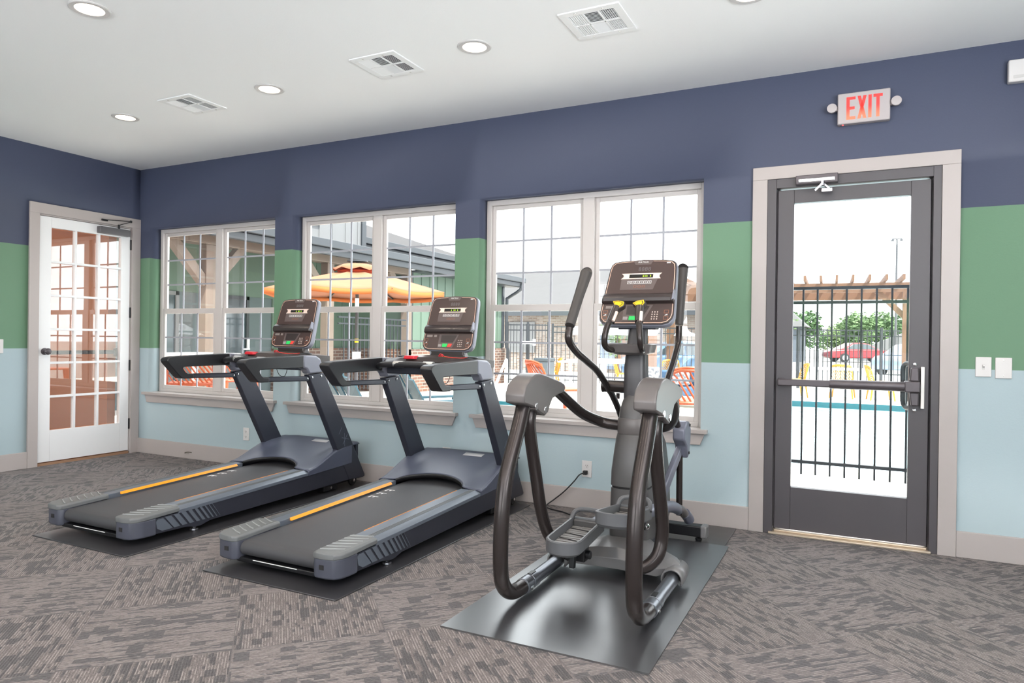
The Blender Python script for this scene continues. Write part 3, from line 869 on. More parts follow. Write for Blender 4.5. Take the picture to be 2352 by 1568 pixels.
def console(parent, o, U, N, k=1.0, digits=(0, 1), tray=True):
    pl = Plane(o, U, N, k)
    mb = MB(); pl.plate(mb, outline(0), -0.045, -0.002)
    c = mb.build('console', M_UPLIGHT if tray else M_UPLIGHT, parent, bevel=0.010 * k)
    mb = MB(); pl.plate(mb, outline(0.004), -0.006, 0.001); mb.build('bezel', M_CONS, c, bevel=0.002)
    mb = MB(); pl.plate(mb, outline(0.011), 0.001, 0.0018); mb.build('outline_strip', M_LINE, c)
    mb = MB(); pl.plate(mb, outline(0.014), 0.001, 0.0026); mb.build('face', M_FACE, c)
    d0, d1 = 0.0024, 0.0034
    mb = MB(); pl.plate(mb, [(-0.056, 0.3905), (0.056, 0.3905), (0.043, 0.362), (-0.043, 0.362)], 0.0015, 0.0038); mb.build('logo_tab', M_FACE2, c)
    text_mesh('logo', 'MATRIX', 0.0135 * k, M_MARK, c, pl.P(0, 0.3775, 0.0042), pl.X, pl.U, 0.0003, space=1.25)
    mb = MB()
    for q in (0, 1): pl.rect(mb, 0.128 + q * 0.011, 0.137 + q * 0.011, 0.367, 0.373, d0, d1)
    mb.build('emblem', M_MARK, c)
    text_mesh('unlit_digits', '8888', 0.032 * k, M_GHOST, c, pl.P(0.012, 0.334, 0.0028), pl.X, pl.U, 0.0002, space=1.1)
    mb = MB(); pl.plate(mb, [(-0.108, 0.286), (0.094, 0.286), (0.072, 0.208), (-0.108, 0.208)], d0, d1); mb.build('key_panel', M_FACE2, c)
    mb = MB(); pl.plate(mb, [(-0.110, 0.274), (0.106, 0.274), (0.098, 0.286), (0.098, 0.297), (0.110, 0.308), (-0.110, 0.308), (-0.098, 0.297), (-0.098, 0.286)], d0, 0.0050); mb.build('silver_band', M_SILVER, c)
    mb = MB(); pl.rect(mb, -0.066, 0.064, 0.280, 0.301, 0.0045, 0.0056); mb.build('display_strip', M_LCD, c)
    mb = MB()
    for q in digits:
        x = -0.050 + q * 0.0098
        pl.rect(mb, x, x + 0.0022, 0.285, 0.296, 0.0055, 0.0062); pl.rect(mb, x + 0.0022, x + 0.0052, 0.285, 0.2872, 0.0055, 0.0062); pl.rect(mb, x + 0.0022, x + 0.0052, 0.290, 0.292, 0.0055, 0.0062)
    mb.build('lit_digits', M_DIGIT, c)
    mb = MB()
    for q in range(6):
        x = -0.072 + q * 0.0222
        pl.frame(mb, x, x + 0.0195, 0.245, 0.262, 0.0016, d1, d1 + 0.0006); pl.rect(mb, x + 0.007, x + 0.012, 0.251, 0.256, d1, d1 + 0.0006)
    mb.build('shortcut_keys', M_MARK, c)
    mb = MB()
    for q in range(3):
        x = -0.036 + q * 0.0235
        pl.frame(mb, x, x + 0.016, 0.222, 0.234, 0.0016, d1, d1 + 0.0006)
    mb.build('select_keys', mat('key_rust', (150, 92, 66), 0.5), c)
    # tablet ledge
    def ledge(n, sections, m, bv=0.003):
        b2 = MB(); rings = []
        for x in (-0.192, -0.18, -0.06, 0.06, 0.18, 0.192):
            s_ = 1.0 if abs(x) < 0.185 else 0.6
            rings.append([pl.P(x, h, d * s_) for h, d in sections])
        b2.loft(rings); return b2.build(n, m, c, bevel=0.0)
    ledge('tablet_ledge', [(0.150, 0.0), (0.186, 0.002), (0.180, 0.014), (0.160, 0.030), (0.143, 0.034), (0.128, 0.028), (0.122, 0.0)], M_CONS)
    mb = MB(); pl.plate(mb, [(0.184, 0.13), (0.196, 0.15), (0.190, 0.20), (0.186, 0.175)], 0.0, 0.03); mb.build('ledge_end', M_UPLIGHT, c, bevel=0.002)
    # lower key field
    mb = MB(); pl.plate(mb, [(-0.070, 0.116), (0.086, 0.116), (0.046, 0.022), (-0.070, 0.022)], d0, d1); mb.build('lower_panel', M_FACE2, c)
    mb = MB(); pl.plate(mb, [(-0.052, 0.110), (0.070, 0.110), (0.046, 0.058), (-0.052, 0.058)], d1 - 0.0005, d1 + 0.0006); mb.build('lower_screen', M_CONS, c)
    mb = MB(); pl.rect(mb, -0.066, -0.040, 0.027, 0.046, d1 - 0.0005, 0.0055); mb.build('grey_key', M_GREYKEY, c, bevel=0.001)
    mb = MB(); pl.plate(mb, [(-0.034, 0.026), (0.000, 0.026), (0.008, 0.050), (-0.034, 0.050)], d1 - 0.0005, 0.0055); mb.build('start_key', M_GREEN, c, bevel=0.001)
    mb = MB(); pl.plate(mb, [(0.004, 0.026), (0.032, 0.026), (0.044, 0.050), (0.012, 0.050)], d1 - 0.0005, 0.0055); mb.build('stop_key', M_RED, c, bevel=0.001)
    mb = MB()
    for i in range(3):
        for j in range(4):
            pl.rect(mb, 0.084 + i * 0.0135, 0.090 + i * 0.0135, 0.030 + j * 0.0135, 0.037 + j * 0.0135, d0, d1)
    mb.build('keypad', mat('key_legend', (190, 172, 164), 0.5), c)
    for sx in (-1, 1):
        mb = MB(); x0 = 0.148 if sx > 0 else -0.180
        pl.frame(mb, x0, x0 + 0.024, 0.030, 0.050, 0.0018, d0, d1); pl.frame(mb, x0, x0 + 0.024, 0.066, 0.086, 0.0018, d0, d1)
        mb.build('level_keys', mat('key_rust', (150, 92, 66), 0.5), c)
        mb = MB(); pl.plate(mb, [(x0 + 0.004, 0.054), (x0 + 0.020, 0.056), (x0 + 0.018, 0.063)], d0, d1); mb.build('level_mark', M_MARK, c)
    mb = MB(); pl.rect(mb, -0.170, -0.125, 0.096, 0.112, d0, d1); pl.rect(mb, -0.112, -0.090, 0.096, 0.112, d0, d1)
    mb.build('warning_label', mat('warning_grey', (140, 128, 122), 0.5), c)
    return c

# ------------------------------------------------------------------ treadmill
def make_treadmill():
    t = thing('treadmill', 'tm', 'treadmill', (0, 0, 0), 'treadmills facing the windows')
    zr = lambda y: 0.160 + 0.045 * (y + 0.87) / 1.245
    for s in (-1, 1):
        mb = MB()
        mb.prism([(-0.84, 0.050), (-0.60, 0.044), (-0.545, 0.030), (-0.50, 0.030), (-0.44, 0.046), (0.50, 0.060), (0.86, 0.068), (0.86, 0.19), (0.375, 0.176), (-0.84, 0.132)], 'x', s * 0.320, s * 0.384)
        fr = mb.build('side_frame', M_FRAME, t, bevel=0.004)
        # stepped cooling bars on the rear of the side frame
        bars = MB()
        y = -0.80
        bars.prism([(y, 0.118), (y + 0.012, 0.128), (y + 0.045, 0.129), (y + 0.105, 0.062), (y + 0.04, 0.060), (y + 0.008, 0.078)], 'x', s * 0.383, s * 0.3875)
        yy = -0.745
        for w in (0.040, 0.034, 0.030, 0.025, 0.020, 0.015, 0.010, 0.006, 0.003):
            bars.prism([(yy, 0.130 + (yy + 0.8) * 0.036), (yy + w, 0.130 + (yy + 0.8) * 0.036), (yy + w + 0.058, 0.062), (yy + 0.058, 0.062)], 'x', s * 0.383, s * 0.3872)
            yy += w + 0.014 + (0.04 - w) * 0.15
        bars.build('vent_bars', M_RAIL if s > 0 else M_RAIL, fr)
        # foot rail
        rings = []
        for yv in (-0.66, -0.3, 0.0, 0.375):
            z = zr(yv)
            rings.append([(s * x, yv, z + dz) for x, dz in ((0.249, -0.034), (0.249, 0.0), (0.352, 0.0), (0.388, -0.014), (0.388, -0.034))])
        rail = MB().loft(rings).build('foot_rail', M_RAIL, t, bevel=0.002)
        gr = MB()
        for q in range(4):
            x = 0.318 + q * 0.009
            gr.loft([[(s * (x + dx), yv, zr(yv) + dz) for dx, dz in ((0, -0.001), (0, 0.0016), (0.004, 0.0016), (0.004, -0.001))] for yv in (-0.66, 0.372)])
        gr.build('tread_grooves', M_CAPTOP, rail)
        rings = []
        for yv in (-0.575, 0.32):
            z = zr(yv)
            rings.append([(s * x, yv, z + dz) for x, dz in ((0.2495, 0.0012), (0.2475, 0.0012), (0.236, -0.013), (0.2495, -0.013))])
        MB().loft(rings).build('orange_strip', M_ORANGE, rail)
        # rear end cap
        plan = [(0.240, -0.66), (0.238, -0.90), (0.242, -0.930), (0.262, -0.944), (0.32, -0.945), (0.362, -0.934), (0.384, -0.905), (0.391, -0.86), (0.391, -0.80), (0.372, -0.79), (0.372, -0.66)]
        ec = MB().prism([(s * x, y_) for x, y_ in plan], 'z', 0.045, 0.142).build('end_cap', M_CAP, t, bevel=0.010, segs=3)
        top = [(0.237, -0.655), (0.236, -0.90), (0.241, -0.934), (0.262, -0.948), (0.32, -0.949), (0.364, -0.937), (0.387, -0.908), (0.394, -0.86), (0.392, -0.655)]
        b = MB()
        r0 = [(s * x, y_, 0.138 + 0.036 * (y_ + 0.87) / 1.0) for x, y_ in top]
        r1 = [(s * x, y_, 0.158 + 0.036 * (y_ + 0.87) / 1.0) for x, y_ in top]
        r2 = [(s * (0.315 + (x - 0.315) * 0.86), y_ * 0.985 - 0.012, 0.166 + 0.036 * (y_ + 0.87) / 1.0) for x, y_ in top]
        b.loft([r0, r1, r2])
        b.build('cap_top', M_CAPTOP, ec, bevel=0.003)
        rb = MB()
        for q in range(6):
            y_ = -0.905 + q * 0.042
            z = lambda yq: 0.1665 + 0.036 * (yq + 0.87)
            w_ = 0.0045
            rb.loft([[(s * 0.256, y_ - 0.0, z(y_)), (s * 0.256, y_ + w_, z(y_)), (s * 0.256, y_ + w_, z(y_) + 0.0045), (s * 0.256, y_, z(y_) + 0.0045)],
                     [(s * 0.300, y_ + 0.016, z(y_)), (s * 0.300, y_ + 0.016 + w_, z(y_)), (s * 0.300, y_ + 0.016 + w_, z(y_) + 0.0045), (s * 0.300, y_ + 0.016, z(y_) + 0.0045)],
                     [(s * 0.362, y_ + 0.048, z(y_)), (s * 0.362, y_ + 0.048 + w_, z(y_)), (s * 0.362, y_ + 0.048 + w_, z(y_) + 0.003), (s * 0.362, y_ + 0.048, z(y_) + 0.003)]])
        rb.build('grip_ribs', mat('rib_light', (150, 152, 152), 0.4), ec)
        MB().box(s * 0.288, s * 0.314, -0.9470, -0.940, 0.088, 0.109).build('socket', M_SEAM, ec)
        # levelling foot
        MB().lathe([(0.004, 0.055), (0.009, 0.050), (0.009, 0.035), (0.014, 0.034), (0.014, 0.026), (0.010, 0.025), (0.010, 0.020), (0.022, 0.018), (0.024, 0.009), (0.022, 0.0075)], (s * 0.355, -0.53, 0), 20).build('levelling_foot', mat('dark_chrome', (120, 120, 124), 0.3, metal=0.9), t)
        # transport wheel and lift bracket at the front
        mb = MB().lathe([(0.010, -0.014), (0.036, -0.013), (0.040, -0.008), (0.040, 0.008), (0.036, 0.013), (0.010, 0.014)], (s * 0.345, 0.895, 0.0475), 24, 'x')
        wh = mb.build('wheel', M_RUBBER, t)
        MB().cyl((s * 0.328, 0.895, 0.0475), (s * 0.366, 0.895, 0.0475), 0.011).build('hub', M_CHROME, wh)
        MB().box(s * 0.30, s * 0.365, 0.56, 0.70, 0.018, 0.062).bar((s * 0.33, 0.66, 0.045), (s * 0.33, 0.90, 0.055), 0.016, 0.02).build('lift_bracket', M_BLACK, t, bevel=0.003)
        MB().cyl((s * 0.364, 0.63, 0.04), (s * 0.372, 0.63, 0.04), 0.009).build('bolt', M_CHROME, t)
        # upright
        up = MB().prism([(0.81, 0.066), (0.975, 0.060), (0.996, 0.066), (0.997, 0.080), (0.762, 0.486), (0.524, 0.884), (0.367, 0.876), (0.676, 0.311)], 'x', s * 0.338, s * 0.3865).build('upright', M_FRAME, t, bevel=0.005)
        if s > 0:
            lg = MB()
            def stroke(a, b_, w=0.004):
                a, b_ = Vector(a), Vector(b_); d = (b_ - a).normalized(); n_ = Vector((-d.y, d.x)) * w / 2
                lg.prism([tuple(a + n_), tuple(a - n_), tuple(b_ - n_), tuple(b_ + n_)], 'x', 0.386, 0.3875)
            stroke((0.735, 0.345), (0.785, 0.415)); stroke((0.722, 0.395), (0.802, 0.375)); stroke((0.755, 0.325), (0.752, 0.425), 0.003); stroke((0.69, 0.425), (0.72, 0.47), 0.003)
            lg.build('emblem', M_MARKG, up)
        for yq, zq in ((0.40, 0.855), (0.49, 0.862)):
            MB().lathe([(0.009, -0.001), (0.009, 0.003), (0.004, 0.006)], ((0.3865 if s > 0 else -0.338), yq, zq), 14, 'x').build('bolt', M_CHROME, t)
        # grey knuckle at the top of the upright
        MB().prism([(0.372, 0.880), (0.526, 0.888), (0.508, 0.935), (0.480, 0.985), (0.44, 1.006), (0.31, 1.013), (0.31, 0.924), (0.345, 0.915)], 'x', s * 0.322, s * 0.392).build('upright_knuckle', M_UPLIGHT, t, bevel=0.012, segs=3)
        # hand rail: open loop, with a thin support bar
        rail_poly = [(0.31, 1.011), (0.06, 1.004), (-0.165, 0.994), (-0.195, 0.986), (-0.207, 0.972), (-0.200, 0.955), (-0.112, 0.862), (-0.092, 0.846), (-0.07, 0.842), (0.0, 0.841), (0.0, 0.874), (-0.045, 0.876), (-0.062, 0.886), (-0.082, 0.912), (-0.078, 0.922), (-0.06, 0.924), (0.31, 0.926)]
        MB().prism(rail_poly, 'x', s * 0.318, s * 0.394).build('handrail', M_GRIP, t, bevel=0.011, segs=3)
        MB().prism([(-0.01, 0.843), (0.405, 0.829), (0.385, 0.866), (-0.01, 0.874)], 'x', s * 0.343, s * 0.377).build('support_bar', M_FRAME, t, bevel=0.006)
        MB().lathe([(0.008, -0.001), (0.008, 0.003), (0.003, 0.005)], ((0.377 if s > 0 else -0.343), 0.365, 0.848), 14, 'x').build('bolt', M_CHROME, t)
    # belt and rear roller
    zb = lambda y: zr(y) - 0.024
    prof = [(0.62, zb(0.62))] + [(y_, zb(y_)) for y_ in (0.3, 0.0, -0.4, -0.84)]
    cy, cz, rr = -0.885, zb(-0.885) - 0.036, 0.036
    prof += [(cy - rr * math.sin(a), cz + rr * math.cos(a)) for a in [R(15 * k) for k in range(1, 13)]]
    prof += [(0.3, cz - 0.03), (0.62, cz - 0.03)]
    MB().loft([[(x, y_, z_) for y_, z_ in prof] for x in (-0.2335, 0.2335)], cap=True).build('running_belt', M_BELT, t)
    mk = MB()
    for q in range(3):
        y_ = 0.055 + q * 0.085
        z = zb(y_) + 0.0006
        mk.box(-0.205, -0.150, y_, y_ + 0.007, z, z + 0.0006).box(-0.205, -0.198, y_ - 0.03, y_, z - 0.0008, z + 0.0004).box(-0.178, -0.171, y_ - 0.02, y_, z - 0.0006, z + 0.0005)
    mk.build('belt_marking', M_MARK, t)
    MB().box(-0.262, 0.262, -0.918, -0.868, 0.036, 0.058).box(-0.32, 0.32, -0.60, -0.55, 0.05, 0.085).build('rear_crossbar', M_BLACK, t, bevel=0.004)
    MB().box(-0.15, 0.13, -0.9196, -0.9176, 0.0535, 0.0565).build('reflective_line', M_MARK, t)
    # motor hood
    def sm(a, b, v):
        v = max(0, min(1, (v - a) / (b - a))); return v * v * (3 - 2 * v)
    def yf(u):
        x = abs(u) * 0.387
        return 0.375 if x > 0.252 else 0.378 + 0.135 * math.cos(math.pi / 2 * x / 0.252) ** 0.55
    rows = []
    NV, NU = 22, 40
    for i in range(NV + 1):
        v = i / NV; row = []
        for j in range(NU + 1):
            u = -1 + 2 * j / NU
            y_ = yf(u) + (0.925 - yf(u)) * v
            zs = 0.206 + 0.118 * sm(0.375, 0.76, y_) + 0.012 * sm(0.7, 0.92, y_)
            zc = 0.226 + 0.112 * sm(0.42, 0.93, y_) if y_ > 0.42 else 0.226
            zc = 0.214 + 0.128 * (max(0, (y_ - 0.40) / 0.525)) ** 0.95
            w = sm(0.60, 0.90, abs(u))
            row.append((u * 0.388, y_, zc * (1 - w) + zs * w - 0.010 * sm(0.95, 1.0, abs(u))))
        rows.append(row)
    hd = MB().grid(rows).build('motor_hood', M_HOOD, t, smooth=50, solid=0.006)
    lip = MB()
    band = [p for j, p in enumerate(rows[0]) if abs(-1 + 2 * j / NU) * 0.387 < 0.255]
    lip.grid([[(p[0], p[1] - 0.004, p[2] + 0.003) for p in band], [(p[0], p[1] - 0.008, p[2] - 0.003) for p in band], [(p[0], p[1] + 0.002, p[2] - 0.026) for p in band]])
    lip.build('hood_lip', M_BLACKPL, hd, solid=0.003, smooth=60)
    for s in (-1, 1):
        MB().prism([(0.377, 0.168), (0.84, 0.188), (0.84, 0.322), (0.76, 0.318), (0.676, 0.303), (0.60, 0.277), (0.52, 0.243), (0.45, 0.217), (0.377, 0.200)], 'x', s * 0.330, s * 0.3885).build('hood_side', M_HOOD, hd, bevel=0.004)
    MB().box(-0.375, 0.375, 0.90, 0.925, 0.075, 0.335).box(-0.33, 0.33, 0.40, 0.90, 0.065, 0.085).build('hood_back', M_FRAME, hd)
    def hz(y_): return 0.214 + 0.128 * ((y_ - 0.40) / 0.525) ** 0.95
    MB().add([(-0.015, 0.835, hz(0.835) + 0.0045), (0.135, 0.835, hz(0.835) + 0.0045), (0.135, 0.885, hz(0.885) + 0.0045), (-0.015, 0.885, hz(0.885) + 0.0045)], [(0, 1, 2, 3)]).build('hood_label', M_STICK, hd, solid=0.001)
    # console deck between the uprights
    rings = []
    for k in range(13):
        x = -0.322 + 0.644 * k / 12
        a = 0.020 * (1 - (x / 0.322) ** 2)
        f = -0.05 * (1 - (x / 0.322) ** 2)
        rings.append([(x, 0.325 + f, 0.958), (x, 0.315 + f, 0.985 + a * 0.5), (x, 0.35 + f, 1.002 + a), (x, 0.48, 1.012 + a), (x, 0.655, 1.000 + a), (x, 0.655, 0.955)])
    dk = MB().loft(rings).build('console_deck', M_CONS, t, smooth=30)
    MB().box(-0.322, 0.322, 0.36, 0.50, 0.905, 0.957).build('cross_beam', M_FRAME, t, bevel=0.006)
    MB().tube([(-0.325, 0.27, 0.955), (-0.25, 0.22, 0.968), (-0.15, 0.20, 0.974), (0.0, 0.195, 0.976), (0.15, 0.20, 0.974), (0.25, 0.22, 0.968), (0.325, 0.27, 0.955)], 0.019).build('grip_bar', M_GRIP, t)
    for x in (-0.11, 0.11):
        MB().tube([(x - 0.035, 0.2005, 0.9762), (x + 0.035, 0.2005, 0.9762)], 0.0212, smooth=1).build('pulse_sensor', M_ALU, t)
    for s in (-1, 1):
        MB().lathe([(0.040, 0.0), (0.040, 0.006), (0.049, 0.007), (0.054, 0.003), (0.054, -0.004)], (s * 0.245, 0.47, 1.017), 32).build('cup_holder', M_BLACKPL, dk)
        MB().lathe([(0.001, 0.0), (0.041, 0.0), (0.041, -0.004)], (s * 0.245, 0.47, 1.0195), 32).build('cup_well', M_SEAM, dk)
    MB().prism([(-0.125, 1.008), (-0.035, 1.008), (-0.045, 1.028), (-0.115, 1.030)], 'y', 0.262, 0.318).build('stop_button', M_REDSTOP, dk, bevel=0.005)
    sk = MB().tube([(0.10, 0.33, 1.03), (0.115, 0.325, 1.042), (0.13, 0.33, 1.036), (0.125, 0.345, 1.03), (0.11, 0.345, 1.03)], 0.0035, seg=8, closed=True)
    sk.build('safety_key', M_REDSTOP, dk)
    MB().tube([(0.11, 0.34, 1.03), (0.17, 0.36, 1.022), (0.22, 0.40, 1.018), (0.26, 0.41, 1.024)], 0.002, seg=6).build('safety_cord', M_RED, dk)
    MB().tube([(0.02, 0.43, 0.905), (0.05, 0.43, 0.86), (0.10, 0.43, 0.855), (0.125, 0.43, 0.905)], 0.0022, seg=6).build('loose_wire', M_BLACKPL, t)
    MB().loft([[(sx * w, y_, z) for sx, y_ in ((-1, 0.585), (1, 0.585), (1, 0.645), (-1, 0.645))] for w, z in ((0.155, 1.0), (0.125, 1.04), (0.135, 1.085))]).build('console_neck', M_CONS, t, bevel=0.006)
    console(t, (0, 0.572, 1.058), (0, 0.30, 0.954), (0, -0.954, 0.30), 0.985, digits=(4, 6, 7, 9))
    return t
tm = make_treadmill()
tm2 = copy_tree(tm)
tm.location = (2.462, -1.10, 0)
tm['label'] = 'left treadmill, the one nearer the French door'
tm2.location = (3.812, -1.06, 0)
tm2['label'] = 'middle treadmill, standing between the other treadmill and the elliptical'
# ------------------------------------------------------------------ elliptical trainer
M_TUBE = mat('elliptical_tube', (56, 50, 49), 0.25, metal=0.5)
M_SHELL = mat('elliptical_shell', (100, 95, 94), 0.34, metal=0.25)
M_BODY = mat('elliptical_body', (84, 82, 82), 0.34, metal=0.2)
M_BASE = mat('elliptical_base_casting', (118, 116, 117), 0.36, metal=0.3)
M_STEEL = mat('base_tube_steel', (112, 115, 122), 0.28, metal=0.75)
M_PEDAL = mat('pedal_grey', (90, 91, 94), 0.42)
M_PEDALIN = mat('pedal_pad', (124, 121, 119), 0.5)
M_LINK = mat('link_blue_grey', (112, 114, 128), 0.34, metal=0.3)
M_YELLOW = mat('yellow_button', (255, 196, 20), 0.4)

def rrect(cx, cy, hx, hy, r, z, n=5):
    pts = []
    for qx, qy, a0 in ((1, 1, 0), (-1, 1, 90), (-1, -1, 180), (1, -1, 270)):
        for k in range(n + 1):
            a = R(a0 + 90 * k / n)
            pts.append((cx + qx * (hx - r) + r * math.cos(a), cy + qy * (hy - r) + r * math.sin(a), z))
    return pts

def elliptical():
    X0 = 5.2425
    t = thing('elliptical_trainer', 'grey elliptical trainer with two tall bent tubes, pedals and swinging handles', 'elliptical trainer', (X0, -1.0, 0))
    mir = lambda p, s: (X0 + s * (p[0] - X0), p[1], p[2])
    # base: front stabiliser, spine, cross casting and the two side tubes
    mb = MB().box(4.99, 5.50, -0.435, -0.365, 0.032, 0.092)
    sb = mb.build('front_stabiliser', M_BLACK, t, bevel=0.006)
    for s in (-1, 1):
        xe = X0 + s * 0.258
        MB().box(xe - 0.018, xe + 0.018, -0.44, -0.36, 0.028, 0.097).build('end_cap', M_BASE, sb, bevel=0.008)
        MB().lathe([(0.016, 0.008), (0.018, 0.012), (0.018, 0.02), (0.008, 0.022), (0.008, 0.036)], (X0 + s * 0.225, -0.40, 0), 18).build('levelling_foot', M_RUBBER, sb)
    MB().box(X0 - 0.045, X0 + 0.045, -1.10, -0.40, 0.035, 0.095).build('spine', M_FRAME, t, bevel=0.006)
    top = [(-0.315, 0.060), (-0.300, 0.098), (-0.27, 0.116), (-0.20, 0.124), (-0.10, 0.142), (0, 0.150), (0.10, 0.142), (0.20, 0.124), (0.27, 0.116), (0.300, 0.098), (0.315, 0.060)]
    rings = []
    for x, z in top:
        a = abs(x) / 0.315
        y0, y1 = -1.225 - 0.03 * a ** 2, -0.88 - 0.25 * min(1, a * 1.25)
        if abs(x) > 0.29: y1 = -1.15
        zb = 0.040 if abs(x) < 0.21 else (0.085 if abs(x) < 0.31 else 0.030)
        zb = 0.045 if abs(x) <= 0.20 else zb
        zb = min(zb, z - 0.012)
        rings.append([(X0 + x, y0, zb), (X0 + x, y0 - 0.006, (zb + z) / 2), (X0 + x, y0 + 0.02, z - 0.006), (X0 + x, (y0 + y1) / 2, z + 0.012), (X0 + x, y1, z), (X0 + x, y1, zb)])
    bc = MB().loft(rings).build('base_casting', M_BASE, t, smooth=28, bevel=0.004)
    for s in (-1, 1):
        # flared hood over the side tube
        rg = []
        for yq, ro, zc in ((-1.285, 0.046, 0.056), (-1.22, 0.047, 0.058), (-1.12, 0.040, 0.062)):
            rg.append([(X0 + s * 0.2825 + ro * math.cos(a), yq, zc + ro * math.sin(a)) for a in [R(-25 + 230 * k / 14) for k in range(15)]])
        MB().grid(rg).build('tube_hood', M_BASE, bc, solid=0.008, smooth=50)
        xs = X0 + s * 0.2825
        st = MB().cyl((xs, -1.60, 0.052), (xs, -1.16, 0.058), 0.030, 24).build('side_tube', M_STEEL, t)
        MB().cyl((xs, -1.672, 0.052), (xs, -1.61, 0.052), 0.0355, 24).cyl((xs, -1.60, 0.052), (xs, -1.545, 0.0525), 0.034, 24).build('clamp_collar', M_STEEL, st, bevel=0.002)
        MB().box(xs - 0.010, xs + 0.010, -1.598, -1.55, 0.078, 0.0885).build('clamp_slot', M_BLACKPL, st)
        MB().lathe([(0.009, -0.003), (0.009, 0.003), (0.004, 0.006)], (xs + 0.0345, -1.64, 0.045), 14, 'x').build('bolt', M_CHROME, st)
        # front tube of the rear frame: from the housing down, round and into the side tube
        ft = [(4.96, -1.660, 0.90), (4.96, -1.729, 0.762), (4.96, -1.838, 0.575), (4.96, -1.872, 0.45), (4.96, -1.884, 0.335), (4.96, -1.884, 0.21), (4.96, -1.866, 0.130), (4.96, -1.818, 0.082), (4.96, -1.755, 0.058), (4.96, -1.66, 0.052)]
        MB().tube([mir(p, -s) for p in ft], 0.0325, seg=20).build('frame_tube', M_TUBE, t)
        MB().ball((xs, -1.672, 0.053), 0.034, sc=(1, 0.5, 1)).build('tube_joint', M_STEEL, t)
        # hinge housing on top
        prof = [(-1.772, 0.868), (-1.775, 0.905), (-1.752, 0.945), (-1.70, 0.972), (-1.645, 0.988), (-1.60, 0.990), (-1.54, 0.980), (-1.46, 0.964), (-1.37, 0.945), (-1.315, 0.928), (-1.306, 0.905), (-1.325, 0.890), (-1.40, 0.880), (-1.462, 0.868), (-1.49, 0.84), (-1.515, 0.808), (-1.552, 0.795), (-1.60, 0.812), (-1.665, 0.842), (-1.72, 0.856)]
        hs = MB().prism(prof, 'x', xs - 0.046, xs + 0.046).build('hinge_housing', M_SHELL, t, bevel=0.007, segs=2)
        for yq, zq in ((-1.648, 0.846), (-1.548, 0.822)):
            MB().cyl((xs - 0.050, yq, zq), (xs + 0.050, yq, zq), 0.0155, 20).build('pivot_bolt', M_CHROME, hs, bevel=0.003)
        # upper tube from the housing round to the collar of the column
        ut = [(4.96, -1.40, 0.915), (4.962, -1.32, 0.896), (4.985, -1.18, 0.820), (5.015, -1.08, 0.762), (5.06, -0.985, 0.722), (5.11, -0.955, 0.705), (5.19, -0.94, 0.700)]
        MB().tube([mir(p, -s) for p in ut], 0.0275, seg=20).build('upper_tube', M_TUBE, t)
    # suspension tubes carrying the pedals
    MB().tube([(4.96, -1.60, 0.835), (4.96, -1.618, 0.75), (4.96, -1.541, 0.518), (4.962, -1.487, 0.36), (4.972, -1.44, 0.25), (5.0, -1.41, 0.185), (5.04, -1.42, 0.155), (5.085, -1.44, 0.150)], 0.0285, seg=20).build('suspension_tube', M_TUBE, t)
    MB().tube([(5.525, -1.57, 0.835), (5.525, -1.60, 0.75), (5.525, -1.545, 0.56), (5.525, -1.475, 0.38), (5.522, -1.46, 0.29), (5.51, -1.48, 0.22), (5.47, -1.50, 0.175), (5.42, -1.51, 0.160)], 0.0285, seg=20).build('suspension_tube', M_TUBE, t)
    # column: shrouded body, collar, mast
    col = [(0.098, 0.170, -0.905, 0.125), (0.100, 0.172, -0.905, 0.20), (0.099, 0.168, -0.90, 0.31), (0.098, 0.165, -0.90, 0.395)]
    MB().loft([rrect(X0, cy, hx, hy, 0.06, z) for hx, hy, cy, z in col]).build('lower_shroud', M_BODY, t, smooth=50)
    MB().loft([rrect(X0, -0.90, 0.094, 0.160, 0.06, z) for z in (0.393, 0.409)]).build('shroud_groove', M_SEAM, t)
    col = [(0.099, 0.166, -0.90, 0.407), (0.097, 0.160, -0.905, 0.48), (0.090, 0.145, -0.91, 0.56), (0.083, 0.125, -0.915, 0.64), (0.079, 0.11, -0.92, 0.665)]
    MB().loft([rrect(X0, cy, hx, hy, 0.06, z) for hx, hy, cy, z in col]).build('upper_shroud', M_BODY, t, smooth=50)
    MB().loft([rrect(X0, -0.925, hx, hy, 0.06, z) for hx, hy, z in ((0.080, 0.095, 0.663), (0.081, 0.097, 0.675), (0.081, 0.097, 0.735), (0.079, 0.094, 0.745))]).build('collar', M_SHELL, t, smooth=50)
    MB().loft([rrect(X0, -0.925, hx, hy, 0.05, z) for hx, hy, z in ((0.076, 0.086, 0.744), (0.072, 0.080, 0.79), (0.060, 0.066, 0.835), (0.052, 0.058, 0.86))]).build('neck', M_BODY, t, smooth=50)
    MB().loft([rrect(X0, cy, hx, hy, 0.03, z) for hx, hy, cy, z in ((0.058, 0.055, -0.92, 0.84), (0.057, 0.052, -0.925, 1.0), (0.050, 0.046, -0.91, 1.12), (0.044, 0.040, -0.885, 1.222))]).build('mast', mat('mast_dark_grey', (70, 68, 70), 0.38, metal=0.2), t, smooth=50)
    # flywheel cover in front of the column, towards the window
    fw = [(-0.76, 0.11), (-0.50, 0.11), (-0.44, 0.16), (-0.47, 0.40), (-0.56, 0.58), (-0.66, 0.66), (-0.80, 0.66)]
    MB().prism(fw, 'x', X0 - 0.075, X0 + 0.075).build('flywheel_cover', M_BODY, t, bevel=0.02, segs=3)
    # axle and the two swinging handles
    ax = MB().cyl((X0 - 0.178, -0.915, 0.900), (X0 + 0.178, -0.915, 0.900), 0.0325, 24).build('axle', M_TUBE, t)
